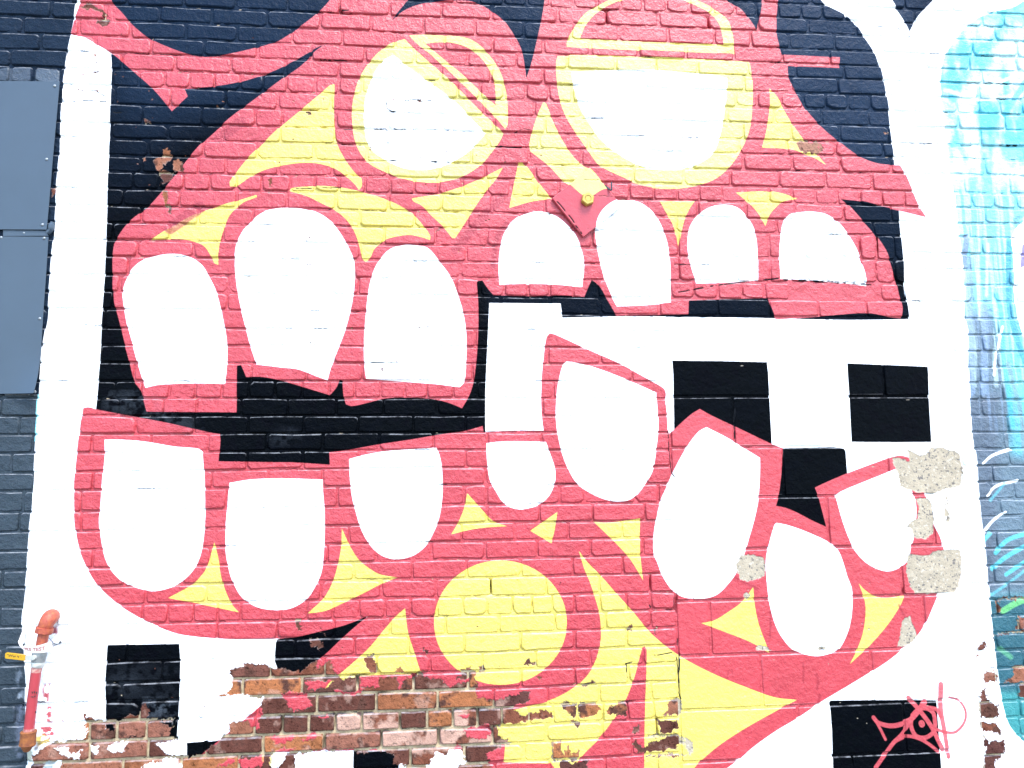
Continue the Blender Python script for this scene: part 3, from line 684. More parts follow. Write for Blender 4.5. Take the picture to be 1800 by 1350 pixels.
PATCHES = [
    (L7, [(380, 925), (495, 920), (505, 1010), (480, 1030), (420, 970)]), (L7, [(510, 915), (640, 920), (660, 980), (610, 1005), (540, 1020), (515, 990)]), (L7, [(705, 945), (760, 920), (780, 910), (825, 940), (825, 1000), (710, 1008)]),
    (L7, [(1100, 910), (1160, 878), (1190, 920), (1190, 1000), (1060, 1010), (1085, 960)]), (L7, [(1030, 1040), (1150, 1030), (1165, 1080), (1130, 1120), (1040, 1110)]),
    (L7, [(880, 1165), (930, 1210), (990, 1205), (1010, 1170), (1040, 1180), (1080, 1150), (1200, 1130), (1205, 1190), (1160, 1190), (1150, 1240), (1020, 1240), (880, 1258)]),
    (L7, [(0, 930), (70, 865), (110, 880), (140, 850), (195, 830), (190, 890), (180, 910), (60, 920)]), (L7, [(0, 945), (30, 935), (60, 1000), (90, 980), (170, 1010), (200, 990), (270, 980), (340, 1000), (335, 1030), (200, 1035), (30, 1052), (0, 1060)]),
    (L7, [(330, 1190), (390, 1178), (400, 1250), (415, 1260), (425, 1200), (445, 1200), (440, 1250), (480, 1262), (500, 1220), (515, 1250), (510, 1290), (340, 1300)]),
    (L7, [(380, 1312), (570, 1300), (560, 1400), (380, 1400)]), (L7, [(450, 1040), (525, 1040), (510, 1095), (480, 1082)]), (L7, [(130, 690), (150, 670), (180, 630), (195, 655), (225, 660), (235, 700), (220, 680), (160, 685)]),
    (L7, [(850, 1110), (885, 1070), (912, 1068), (905, 1120), (870, 1130)]), (L7, [(828, 425), (860, 420), (865, 440), (845, 458), (826, 446)]), (L7, [(1000, 440), (1020, 432), (1026, 455), (1010, 475)]), (L7, [(225, 745), (260, 740), (272, 785), (250, 760)]),
    (L7, [(520, 800), (600, 765), (630, 790), (540, 812)]), (L7, [(465, 792), (500, 797), (490, 808)]), (L7, [(955, 1130), (1180, 1126), (1180, 1136), (960, 1140)]), (L7, [(940, 1265), (1230, 1262), (1230, 1272), (950, 1276)]),
    (L6, [(300, 370), (330, 362), (335, 400), (350, 425), (335, 462), (312, 430)]), (L6, [(385, 505), (440, 500), (450, 530), (485, 555), (460, 590), (430, 560), (400, 550)]), (L6, [(755, 620), (800, 612), (845, 690), (838, 730), (790, 735), (765, 670)]),
    (L6, [(940, 715), (990, 680), (1030, 715), (950, 738)]), (L6, [(1115, 560), (1140, 570), (1182, 578), (1160, 605), (1125, 580)]), (L6, [(1390, 700), (1460, 688), (1450, 735), (1395, 725)]), (L6, [(1495, 678), (1535, 678), (1540, 708), (1500, 712)]), (L6, [(465, 455), (490, 460), (475, 475)]),
    (L8, [(1490, 545), (1530, 525), (1558, 550), (1520, 582), (1495, 572)]), (L8, [(1490, 600), (1502, 590), (1498, 640), (1490, 640)]), (L8, [(1515, 715), (1610, 698), (1610, 780), (1525, 792)]),
    (L8, [(1525, 820), (1550, 870), (1560, 920), (1632, 930), (1625, 1010), (1560, 1030), (1500, 1020), (1498, 880)]), (L8, [(1515, 1045), (1560, 1060), (1610, 1040), (1650, 1090), (1645, 1150), (1600, 1120), (1550, 1100), (1515, 1080)]),
    (L8, [(1515, 1120), (1545, 1150), (1550, 1200), (1610, 1160), (1660, 1180), (1655, 1260), (1630, 1300), (1600, 1290), (1620, 1400), (1520, 1400), (1530, 1240)]),
    (L8, [(1603, 252), (1640, 245), (1640, 330), (1612, 342)]), (L8, [(1750, 350), (1780, 355), (1785, 440), (1742, 430)]), (L8, [(1655, 785), (1720, 740), (1722, 690), (1820, 675), (1820, 780), (1700, 785)]), (L8, [(1762, 800), (1820, 790), (1820, 895), (1772, 880)]),
    (L8, [(1560, 468), (1700, 455), (1820, 445), (1820, 462), (1700, 468)]), (L8, [(1650, 232), (1820, 225), (1820, 236), (1640, 245)]),
    ((0, 0), [(525, 55), (545, 42), (600, 35), (650, 55), (690, 85), (700, 120), (720, 145), (712, 175), (680, 182), (650, 170), (640, 140), (680, 125), (670, 95), (630, 78), (580, 72)]),
    ((0, 0), [(1020, 1075), (1035, 1045), (1090, 1030), (1095, 985), (1140, 1015), (1135, 1050), (1110, 1060), (1070, 1110), (1060, 1150), (1045, 1130)]), ((0, 0), [(1055, 1140), (1090, 1130), (1140, 1150), (1130, 1185), (1090, 1220), (1070, 1215)]),
    ((0, 0), [(1150, 1060), (1190, 1050), (1200, 1130), (1150, 1145)]), ((0, 0), [(940, 1040), (965, 1035), (975, 1065), (955, 1062)]), ((0, 0), [(1075, 1265), (1110, 1258), (1115, 1330), (1130, 1430), (1100, 1400)]),
    ((0, 0), [(945, 782), (990, 795), (995, 812), (955, 810)]), ((0, 0), [(612, 365), (640, 362), (645, 392), (620, 390)]), ((0, 0), [(595, 480), (675, 474), (650, 495), (630, 497)]), ((0, 0), [(615, 608), (655, 606), (650, 620), (620, 618)]), ((0, 0), [(515, 605), (545, 603), (540, 615)]),
    ((0, 0), [(335, 1250), (375, 1240), (370, 1290), (335, 1310)]), ((1320, 0), [(296, 940), (330, 932), (430, 936), (440, 1015), (350, 1015), (300, 985)]), ((1320, 0), [(438, 945), (462, 962), (466, 990), (442, 1015)]), ((1320, 0), [(860, 880), (900, 885), (885, 892)]),
    ((440, 0), [(365, 740), (395, 732), (398, 760), (380, 768)]), ((440, 0), [(1095, 660), (1125, 668), (1122, 692), (1105, 690)]), ((440, 0), [(120, 1185), (140, 1175), (150, 1210), (132, 1235)]),
    ((1320, 660), [(1275, 802), (1292, 808), (1282, 862), (1302, 920), (1316, 982), (1282, 968), (1258, 905), (1270, 862)]), ((440, 330), [(385, 340), (405, 335), (400, 350)]), ((440, 330), [(370, 508), (395, 506), (392, 522)]), ((440, 330), [(855, 1200), (872, 1195), (866, 1222), (856, 1230)]),
    ((440, 330), [(1225, 262), (1240, 265), (1236, 300), (1224, 300)]),
]
for o, q in PATCHES:
    ex(q, 1.0, 3.75, o)
CONCRETE = [
    [(1567, 804), (1590, 808), (1596, 812), (1597, 799), (1591, 789), (1603, 795), (1613, 801), (1627, 799), (1635, 784), (1643, 788), (1653, 784), (1664, 791), (1680, 795), (1688, 801), (1691, 831), (1689, 852), (1680, 857), (1659, 860), (1640, 867), (1613, 865), (1592, 860), (1581, 855), (1577, 833), (1571, 820)],
    [(1608, 876), (1629, 875), (1637, 887), (1641, 913), (1640, 935), (1627, 948), (1605, 945), (1600, 929), (1591, 925), (1603, 915), (1612, 911), (1613, 889)],
    [(1592, 985), (1595, 975), (1632, 975), (1640, 969), (1667, 965), (1685, 967), (1689, 985), (1684, 1030), (1675, 1041), (1640, 1043), (1608, 1043), (1597, 1030), (1592, 1001)],
    [(1293, 993), (1301, 977), (1320, 975), (1341, 980), (1345, 996), (1343, 1012), (1333, 1017), (1312, 1022), (1299, 1017), (1295, 1003)],
    [(1600, 1082), (1611, 1118), (1603, 1129), (1589, 1137), (1576, 1135), (1581, 1115), (1583, 1097), (1589, 1087)],
    [(1305, 1047), (1310, 1039), (1318, 1047), (1312, 1054)], [(1327, 1142), (1331, 1132), (1349, 1139), (1357, 1144)], [(1203, 1294), (1217, 1304), (1219, 1321), (1212, 1327), (1203, 1312)],
    [(1434, 1138), (1448, 1135), (1452, 1140), (1440, 1144)],
]
conc = np.zeros((IH, IW), np.float32)
CONC_EX = []
for q in CONCRETE:
    res = cover(to_img(spline(q, True, 30)) * 1.0)
    y0, x0, c = res
    g = 8
    conc[max(y0 - g, 0):y0 + c.shape[0] + g, max(x0 - g, 0):x0 + c.shape[1] + g] = 1

# ragged edges: warp the mask by noise
wx = (fbm(IH, IW, 16, 90, 4) - .5) * 20
wy = (fbm(IH, IW, 16, 95, 4) - .5) * 20
yy = np.clip(np.arange(IH)[:, None] + wy, 0, IH - 1).astype(np.int32)
xx = np.clip(np.arange(IW)[None, :] + wx, 0, IW - 1).astype(np.int32)
expo = expo[yy, xx]
wx = (fbm(IH, IW, 5, 190, 2) - .5) * 9
wy = (fbm(IH, IW, 5, 195, 2) - .5) * 9
expo = expo[np.clip(np.arange(IH)[:, None] + wy, 0, IH - 1).astype(np.int32), np.clip(np.arange(IW)[None, :] + wx, 0, IW - 1).astype(np.int32)]
del wx, wy
for q in CONCRETE:
    sp = spline(q, True, 30)
    sp = sp + np.random.default_rng(len(q)).normal(0, .8, sp.shape)
    ex(sp, smooth=False)

# small flakes along bed joints and on the brick faces
rc = random.Random(5)
gap = np.zeros((IH, IW), np.float32)


def crack_or_shadow(pts, w):
    r_ = stroke_cov([(x + rc.uniform(-.8, .8), y + rc.uniform(-.7, .7)) for x, y in spline(pts, False, 80, 4)], w, .8)
    if r_:
        y0, x0, c = r_
        b = gap[y0:y0 + c.shape[0], x0:x0 + c.shape[1]]
        brk = np.clip((N2[y0:y0 + c.shape[0], x0:x0 + c.shape[1]] - .36) * 8, 0, 1)
        b[:] = np.maximum(b, c * brk)


def flake(x, y, L, Hh):
    n = 8
    ph = rc.uniform(0, 6.28)
    pts = [(x + L * math.cos(6.283 * i / n) * rc.uniform(.5, 1), y + Hh * math.sin(6.283 * i / n + .3 * math.sin(ph)) * rc.uniform(.5, 1)) for i in range(n)]
    ex(pts, 1.0)


for _ in range(230):
    k = rc.randint(-24, 19)
    X = rc.uniform(-1.75, 1.75)
    x, y = proj(X, line_z(k, X) - .002)
    if 70 < x < 1680 and 0 < y < 1340:
        flake(float(x), float(y), rc.uniform(1.2, 5), rc.uniform(.5, 1.2))
for (xa, ya, xb, yb, n) in ((640, 160, 860, 300, 16), (415, 380, 620, 620, 14), (650, 440, 810, 650, 14), (110, 90, 195, 260, 9), (200, 60, 480, 350, 26), (450, 150, 720, 460, 22), (720, 230, 980, 420, 22), (1200, 1080, 1560, 1300, 12), (90, 1150, 480, 1260, 8), (1480, 860, 1700, 1120, 8), (560, 1080, 1160, 1220, 16)):
    for _ in range(n):
        flake(rc.uniform(xa, xb), rc.uniform(ya, yb), rc.uniform(.9, 2.8), rc.uniform(.7, 2.0))
CRACKS_AND_SHADOW = [[(679, 177), (680, 190), (687, 197), (694, 197)], [(702, 179), (715, 179), (724, 175)], [(724, 177), (735, 178), (748, 180), (764, 176)], [(655, 229), (672, 228), (683, 230)], [(692, 228), (715, 229), (722, 227), (726, 220)],
          [(681, 237), (682, 255)], [(685, 283), (708, 284)], [(748, 286), (782, 284)], [(520, 333), (600, 331)], [(590, 228), (640, 229), (680, 228)], [(600, 254), (634, 256)], [(1173, 756), (1176, 800), (1180, 830), (1184, 840)],
          [(1184, 1036), (1183, 1064), (1186, 1072)], [(1189, 1110), (1191, 1140), (1194, 1150)], [(1188, 1155), (1191, 1180), (1193, 1215), (1195, 1228)], [(871, 258), (900, 261), (925, 261)], [(905, 234), (918, 229), (930, 230)],
          [(1185, 516), (1240, 506), (1300, 497), (1370, 490)], [(1384, 493), (1440, 494), (1520, 499)], [(1148, 1152), (1180, 1148)], [(1532, 48), (1550, 48), (1562, 44), (1575, 48), (1580, 55)], [(150, 572), (180, 572)], [(160, 160), (175, 165), (190, 173)], [(130, 179), (160, 178), (190, 180)]]  # the run along the ledge under the arch is shadow, painted dark
for c_ in CRACKS_AND_SHADOW:
    crack_or_shadow(c_, 1.7)
for c_ in ([(1185, 516), (1240, 506), (1300, 497), (1370, 490)], [(1376, 493), (1440, 496), (1530, 501)], [(988, 557), (1030, 555)], [(871, 258), (900, 260), (922, 261)], [(200, 199), (214, 200)], [(1020, 414), (1000, 385), (978, 358)], [(538, 199), (546, 200)],  # ledge line again: its shadow painted near black
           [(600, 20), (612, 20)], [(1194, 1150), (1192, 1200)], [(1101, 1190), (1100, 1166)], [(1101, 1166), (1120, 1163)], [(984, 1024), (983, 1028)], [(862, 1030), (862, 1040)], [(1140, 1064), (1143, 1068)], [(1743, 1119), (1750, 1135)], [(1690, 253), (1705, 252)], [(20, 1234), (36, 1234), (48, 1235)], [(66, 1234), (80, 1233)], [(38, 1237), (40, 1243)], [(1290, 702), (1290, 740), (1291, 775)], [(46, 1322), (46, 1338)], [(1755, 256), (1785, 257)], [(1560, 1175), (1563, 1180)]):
    crack_or_shadow(c_, 2.2)
for _ in range(330):
    k = rc.choice([rc.randint(-24, -8), rc.randint(-24, 19)])
    X = rc.uniform(-1.8, 2.2)
    L = rc.uniform(.012, .13)
    xs = np.linspace(X, X + L, 4)
    qx, qy = proj(xs, line_z(k, xs) + rc.uniform(-.001, .002))
    if qx[0] < 100 or (qx[0] > 1170 and qy[0] > 555 and qx[0] < 1710):
        continue
    crack_or_shadow(list(zip(qx, qy)), rc.uniform(.5, 1.2))

# bare bricks under the peeled paint: every brick its own fired colour
PAL = [lin(.085, .035, .028), lin(.10, .042, .033), lin(.15, .055, .034), lin(.22, .085, .038), lin(.28, .11, .042), lin(.12, .05, .04), lin(.20, .085, .06), lin(.075, .032, .03), lin(.24, .10, .06)]
PAL = [p * lin(.90, .77, .66) for p in PAL]
mot = fbm(IH, IW, 26, 110, 5)
spk = fbm(IH, IW, 5, 120, 2)
resid = fbm(IH, IW, 34, 130, 5)
rp = random.Random(33)
SPECIAL = [((700, 1030), 'pale'), ((670, 1030), 'pale'), ((617, 1263), 'pale'), ((658, 1263), 'pale'), ((720, 1297), 'pale'), ((818, 1297), 'pale'), ((740, 1335), 'pale'), ((470, 1196), 'org'), ((600, 1310), 'rust'), ((530, 1310), 'org'), ((715, 1237), 'mix'), ((610, 1232), 'mar'), ((505, 1232), 'mar'),
           ((475, 1272), 'mar'), ((520, 1270), 'mar'), ((563, 1270), 'mar'), ((775, 1262), 'org'), ((815, 1262), 'pale'), ((860, 1262), 'mar'), ((735, 1262), 'mar'), ((180, 1285), 'rust'), ((230, 1285), 'rust'), ((280, 1285), 'rust'), ((110, 1318), 'rust'), ((205, 1318), 'rust'), ((300, 1318), 'mar'), ((410, 1315), 'mar'), ((1390, 260), 'pink'), ((1710, 1185), 'pale')]
for b in bricks + [dict(d, kind='block', rot=0) for d in blocks]:
    hw, hh = b['w'] / 2, b['h'] / 2
    if b['kind'] == 'block':
        hw, hh = hw + .01, hh + .01
    ca, sa = math.cos(b['rot']), math.sin(b['rot'])
    P = np.array([[-hw, -hh], [hw, -hh], [hw, hh], [-hw, hh]])
    P = np.stack([b['cx'] + P[:, 0] * ca - P[:, 1] * sa, b['cz'] + P[:, 0] * sa + P[:, 1] * ca], 1)
    I = np.stack([(P[:, 0] - IX0) / PX, (P[:, 1] - IZ0) / PX], 1)
    ix0, iy0 = np.maximum(I.min(0).astype(int) - 2, 0)
    ix1, iy1 = I.max(0).astype(int) + 2
    if not (expo[iy0:iy1, ix0:ix1] > .05).any():
        rp.random()
        continue
    res = cover(I)
    if res is None:
        continue
    y0, x0, c = res
    sl = (slice(y0, y0 + c.shape[0]), slice(x0, x0 + c.shape[1]))
    if b['kind'] == 'block':
        s = spk[sl]
        colr = lin(.305, .255, .182) * (.80 + .36 * mot[sl])[..., None]
        colr = np.where((s < .27)[..., None], lin(.12, .105, .09), colr)
        colr = np.where((s > .74)[..., None], lin(.37, .33, .26), colr)
        colr = np.where((vnoise(*s.shape, 3.2, int(b['cx'] * 977) % 9999) > .955)[..., None], lin(.05, .05, .06), colr)
    else:
        kind = None
        for (sx_, sy_), kd in SPECIAL:
            X, Z = pw(sx_, sy_)
            if abs(X - b['cx']) < hw and abs(Z - b['cz']) < hh + .004:
                kind = kd
        base_c = {'org': PAL[4], 'rust': PAL[6], 'mar': PAL[0], 'pale': PAL[2], 'pink': lin(.24, .11, .07), 'mix': PAL[3]}.get(kind)
        if base_c is None:
            base_c = PAL[rp.randrange(len(PAL))]
        m = mot[sl][..., None]
        colr = base_c * (.45 + 1.1 * m)
        off = rp.uniform(-.06, .06)
        dark = np.clip((m - .55 + off) * 6, 0, 1)
        colr = colr * (1 - dark) + lin(.055, .023, .016) * (.7 + .6 * m) * dark
        rr = resid[sl][..., None]
        if kind in ('pale',):
            t = np.clip((rr - .40) * 7, 0, 1) * .85
        else:
            t = np.clip((rr - .64) * 9, 0, 1) * .4
        colr = colr * (1 - t) + lin(.38, .225, .165) * (.6 + .7 * m) * t
        colr = colr * np.where(spk[sl] < .25, .5, 1)[..., None]
    v = under[sl]
    v += c[..., None] * (colr - v)

# hairline of old paint layers round each peel
halo = np.clip(blur(expo, 3) * 2.2, 0, 1) * (1 - expo)
soft_e = np.clip(blur(np.maximum(expo, gap), 1), 0, 1)
img = paint * (1 - expo[..., None]) + under * expo[..., None]
rim = (np.clip(blur(expo, 2), 0, 1) * expo)
rim = np.clip(1 - np.abs(rim - .55) * 5, 0, 1) * expo * (N2 > .5)
img = img * (1 - .5 * rim[..., None]) + lin(.22, .19, .17) * .5 * rim[..., None]
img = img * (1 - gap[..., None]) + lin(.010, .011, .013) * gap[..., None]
del paint, under, halo, rim, mot, resid
img = np.clip(img, 0, 1)
srgb = np.where(img <= .0031308, img * 12.92, 1.055 * np.power(np.maximum(img, 1e-6), 1 / 2.4) - .055)
buf = np.empty((IH, IW, 4), np.float32)
buf[..., :3] = srgb
buf[..., 3] = 1 - soft_e
image = bpy.data.images.new("mural_paint", IW, IH, alpha=True)
image.alpha_mode = 'CHANNEL_PACKED'
image.pixels.foreach_set(buf.ravel())
image.update()
image.pack()
del buf, img, srgb, expo, soft_e


# ------------------------------------------------------------------ materials
def new_mat(name):
    m = bpy.data.materials.new(name)
    m.use_nodes = True
    return m, m.node_tree.nodes, m.node_tree.links, m.node_tree.nodes["Principled BSDF"]


def noise_node(n, l, coord, scale, detail=3, rough=.6):
    t = n.new("ShaderNodeTexNoise")
    t.inputs["Scale"].default_value = scale
    t.inputs["Detail"].default_value = detail
    t.inputs["Roughness"].default_value = rough
    l.new(coord, t.inputs["Vector"])
    return t


def bump(n, l, height, dist, strength=1.0, prev=None):
    b = n.new("ShaderNodeBump")
    b.inputs["Strength"].default_value = strength
    b.inputs["Distance"].default_value = dist
    l.new(height, b.inputs["Height"])
    if prev is not None:
        l.new(prev, b.inputs["Normal"])
    return b.outputs[0]


def mural_material(name, grit=1.0):
    m, n, l, bs = new_mat(name)
    geo = n.new("ShaderNodeNewGeometry")
    sep = n.new("ShaderNodeSeparateXYZ")
    l.new(geo.outputs["Position"], sep.inputs[0])
    ux = n.new("ShaderNodeMapRange")
    uz = n.new("ShaderNodeMapRange")
    for mr, lo, hi, src in ((ux, IX0, IX1, "X"), (uz, IZ0, IZ1, "Z")):
        mr.clamp = False
        mr.inputs["From Min"].default_value = lo
        mr.inputs["From Max"].default_value = hi
        l.new(sep.outputs[src], mr.inputs["Value"])
    cmb = n.new("ShaderNodeCombineXYZ")
    l.new(ux.outputs[0], cmb.inputs[0])
    l.new(uz.outputs[0], cmb.inputs[1])
    tex = n.new("ShaderNodeTexImage")
    tex.image = image
    tex.extension = 'EXTEND'
    tex.interpolation = 'Linear'
    l.new(cmb.outputs[0], tex.inputs["Vector"])
    fine = noise_node(n, l, geo.outputs["Position"], 190, 4)
    mid = noise_node(n, l, geo.outputs["Position"], 70, 3)
    low = noise_node(n, l, geo.outputs["Position"], 28, 4)
    nz = n.new("ShaderNodeSeparateXYZ")           # skylight highlight on up-facing edges, put into the colour
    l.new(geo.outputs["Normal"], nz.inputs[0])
    hl = n.new("ShaderNodeMapRange")
    hl.interpolation_type = 'SMOOTHSTEP'
    hl.inputs["From Min"].default_value = .22
    hl.inputs["From Max"].default_value = .62
    hl.inputs["To Max"].default_value = .34
    l.new(nz.outputs["Z"], hl.inputs["Value"])
    hl_fac = n.new("ShaderNodeMath")
    hl_fac.operation = 'MULTIPLY'
    l.new(hl.outputs[0], hl_fac.inputs[0])
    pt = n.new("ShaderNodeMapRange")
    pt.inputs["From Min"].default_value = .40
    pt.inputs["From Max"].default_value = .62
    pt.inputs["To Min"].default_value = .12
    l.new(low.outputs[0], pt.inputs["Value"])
    l.new(pt.outputs[0], hl_fac.inputs[1])
    hl_mix = n.new("ShaderNodeMix")
    hl_mix.data_type = 'RGBA'
    for sk in hl_mix.inputs:
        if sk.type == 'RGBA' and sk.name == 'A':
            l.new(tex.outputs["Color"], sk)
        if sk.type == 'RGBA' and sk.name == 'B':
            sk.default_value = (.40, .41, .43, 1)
    l.new(hl_fac.outputs[0], hl_mix.inputs[0])
    l.new([o for o in hl_mix.outputs if o.type == 'RGBA'][0], bs.inputs["Base Color"])
    rg = n.new("ShaderNodeMapRange")
    rg.inputs["To Min"].default_value = .95
    rg.inputs["To Max"].default_value = .33
    l.new(tex.outputs["Alpha"], rg.inputs["Value"])
    l.new(rg.outputs[0], bs.inputs["Roughness"])
    lum = n.new("ShaderNodeMapRange")           # matt black spray paint, a little sheen on the rest
    lum.inputs["From Min"].default_value = .01
    lum.inputs["From Max"].default_value = .10
    lum.inputs["To Min"].default_value = .022
    lum.inputs["To Max"].default_value = .42
    bw = n.new("ShaderNodeRGBToBW")
    l.new(tex.outputs["Color"], bw.inputs[0])
    l.new(bw.outputs[0], lum.inputs["Value"])
    l.new(lum.outputs[0], bs.inputs["Specular IOR Level"])
    nb = bump(n, l, low.outputs[0], .0062 * grit)
    nb = bump(n, l, mid.outputs[0], .0034 * grit, 1.0, nb)
    nb = bump(n, l, fine.outputs[0], .0019 * grit, 1.0, nb)
    nb = bump(n, l, tex.outputs["Alpha"], .0016, 1.0, nb)
    l.new(nb, bs.inputs["Normal"])
    return m


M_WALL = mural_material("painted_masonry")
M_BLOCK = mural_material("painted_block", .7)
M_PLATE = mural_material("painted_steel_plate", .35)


def simple(name, color, rough=.5, metal=0.0, var=.25, scale=40, bmp=.0004, second=None, bscale=160):
    m, n, l, bs = new_mat(name)
    geo = n.new("ShaderNodeNewGeometry")
    a = noise_node(n, l, geo.outputs["Position"], scale, 4)
    ramp = n.new("ShaderNodeValToRGB")
    ramp.color_ramp.elements[0].position = .3
    ramp.color_ramp.elements[1].position = .7
    c0 = second or tuple(c * (1 - var) for c in color)
    ramp.color_ramp.elements[0].color = (*c0, 1)
    ramp.color_ramp.elements[1].color = (*color, 1)
    l.new(a.outputs[0], ramp.inputs[0])
    l.new(ramp.outputs[0], bs.inputs["Base Color"])
    bs.inputs["Roughness"].default_value = rough
    bs.inputs["Metallic"].default_value = metal
    f = noise_node(n, l, geo.outputs["Position"], bscale, 3)
    l.new(bump(n, l, f.outputs[0], bmp), bs.inputs["Normal"])
    return m


M_SHEET = simple("grey_painted_sheet", (.030, .050, .072), .5, 0, .07, 9, .0002, None, 500)
M_RIVET = simple("rivet_steel", (.22, .24, .25), .4, .4, .2, 90)
M_YNUT = simple("yellow_painted_nut", (.44, .30, .045), .45, 0, .12, 60, .0004)
M_RUSTY = simple("rusty_red_iron", (.36, .085, .030), .6, .1, .5, 85, .0009, (.22, .030, .024))
M_RUST = simple("orange_rust", (.26, .085, .016), .8, .1, .6, 70, .0010, (.11, .027, .010))
M_REDPIPE = simple("red_pipe_paint", (.30, .028, .036), .42, 0, .12, 45, .0003)
M_REDWORN = simple("worn_red_paint", (.40, .25, .20), .6, 0, .3, 120, .0005, (.28, .04, .04))
M_ZINC = simple("zinc_valve", (.24, .25, .24), .45, .3, .4, 60, .0004)
M_SILVER = simple("bright_fitting", (.42, .42, .38), .4, .3, .2, 80, .0003)
M_YSLEEVE = simple("yellow_sleeve", (.40, .215, .004), .4, 0, .08, 30, .0001)
M_PAPER = simple("white_tag", (.48, .44, .41), .6, 0, .05, 20, .0001)
M_INK = simple("red_ink", (.20, .018, .016), .6, 0, .1, 50, .0001)
M_BLACKINK = simple("black_ink", (.01, .01, .01), .5, 0, .1, 50, .0001)
M_IRON = simple("dark_iron", (.035, .045, .06), .55, .4, .4, 80, .0005)
M_PAVE = simple("pavement_concrete", (.11, .108, .102), .9, 0, .2, 6, .0010)


# ------------------------------------------------------------------ mesh helpers
def link(name, me, mat=None, parent=None):
    ob = bpy.data.objects.new(name, me)
    if mat is not None and me is not None and not me.materials:
        me.materials.append(mat)
    COL.objects.link(ob)
    if parent is not None:
        ob.parent = parent
    return ob


def mesh(name, V, Fc, smooth=True):
    me = bpy.data.meshes.new(name)
    me.from_pydata([tuple(v) for v in V], [], Fc)
    me.update()
    if smooth:
        me.polygons.foreach_set("use_smooth", [True] * len(me.polygons))
    return me


def tag(o, label, cat, group=None, kind=None):
    o["label"] = label
    o["category"] = cat
    if group:
        o["group"] = group
    if kind:
        o["kind"] = kind


def brick_shape(w, h, rg, proud=.0044, bev=.0038, chamfer=.005, jitter=.0017, inset=.0015):
    """Ten-sided worn brick face: sides, rounded arris and front. Returns verts (local, y forward = -) and faces."""
    hw, hh = w / 2, h / 2
    cs = [min(chamfer * rg.uniform(.4, 1.5), hh * .5) for _ in range(4)]
    out = [(-hw + cs[0], -hh), (0, -hh), (hw - cs[1], -hh), (hw, -hh + cs[1]), (hw, hh - cs[2]), (hw - cs[2], hh), (0, hh), (-hw + cs[3], hh), (-hw, hh - cs[3]), (-hw, -hh + cs[0])]
    out = [(x + rg.uniform(-jitter, jitter), z + rg.uniform(-jitter, jitter)) for x, z in out]
    V, Fc = [], []
    tilt, tilz = rg.uniform(-.0012, .0012), rg.uniform(-.0008, .0008)
    for ring, (dx, y) in enumerate(((-.0008, .022), (bev * .25, -proud * .35), (bev + inset * .45, -proud))):
        for x, z in out:
            fx, fz = 1 - dx / hw, 1 - dx / hh
            yy_ = y
            if ring == 2:
                yy_ += tilt * x / hw + tilz * z / hh + rg.uniform(-.0006, .0006)
            V.append((x * fx, yy_, z * fz))
    n = len(out)
    for r in range(2):
        for i in range(n):
            j = (i + 1) % n
            Fc.append((r * n + i, r * n + j, (r + 1) * n + j, (r + 1) * n + i))
    Fc.append(tuple(2 * n + i for i in range(n)))
    return V, Fc


def flat_front(me):
    """Rounded arrises, flat faces."""
    for p in me.polygons:
        if len(p.vertices) > 4:
            p.use_smooth = False
    return me


NOM = {'stretcher': (.202, .0602), 'header': (.0905, .0602), 'rowlock': (.068, .092)}
rs = random.Random(11)
VAR = {k: [brick_shape(w, h, rs) for _ in range(14)] + [brick_shape(w, h, rs, proud=.0050, bev=.0050, chamfer=.009, jitter=.0030, inset=.0035) for _ in range(14)] for k, (w, h) in NOM.items()}
VME = {k: [flat_front(mesh(k + "_face", *s)) for s in v] for k, v in VAR.items()}
for k in VME:
    for me in VME[k]:
        me.materials.append(M_WALL)


# ------------------------------------------------------------------ pavement in front of the wall (large structure first)
V = [(-8, -.05, 0), (8, -.05, 0), (8, -6, -.08), (-8, -6, -.08)]
pave = link("pavement", mesh("pavement", V, [(0, 3, 2, 1)], False), M_PAVE)
pave["kind"] = "structure"
road_m = simple("asphalt", (.05, .05, .052), .9, 0, .25, 12, .001)
road = link("road", mesh("road", [(-60, -6, -.2), (60, -6, -.2), (60, -80, -.2), (-60, -80, -.2)], [(0, 3, 2, 1)], False), road_m)
road["kind"] = "structure"
kerb = link("kerb", mesh("kerb", [(-8, -6, -.08), (8, -6, -.08), (8, -6.12, -.08), (-8, -6.12, -.08), (-8, -6.12, -.2), (8, -6.12, -.2)], [(0, 3, 2, 1), (3, 4, 5, 2)], False), M_PAVE)
kerb["kind"] = "structure"

# ------------------------------------------------------------------ the wall
wall = bpy.data.objects.new("brick_wall", None)
wall.location = (0, 0, 0)
COL.objects.link(wall)
tag(wall, "painted brick wall covered by a red and yellow monster mural with white teeth", "wall")

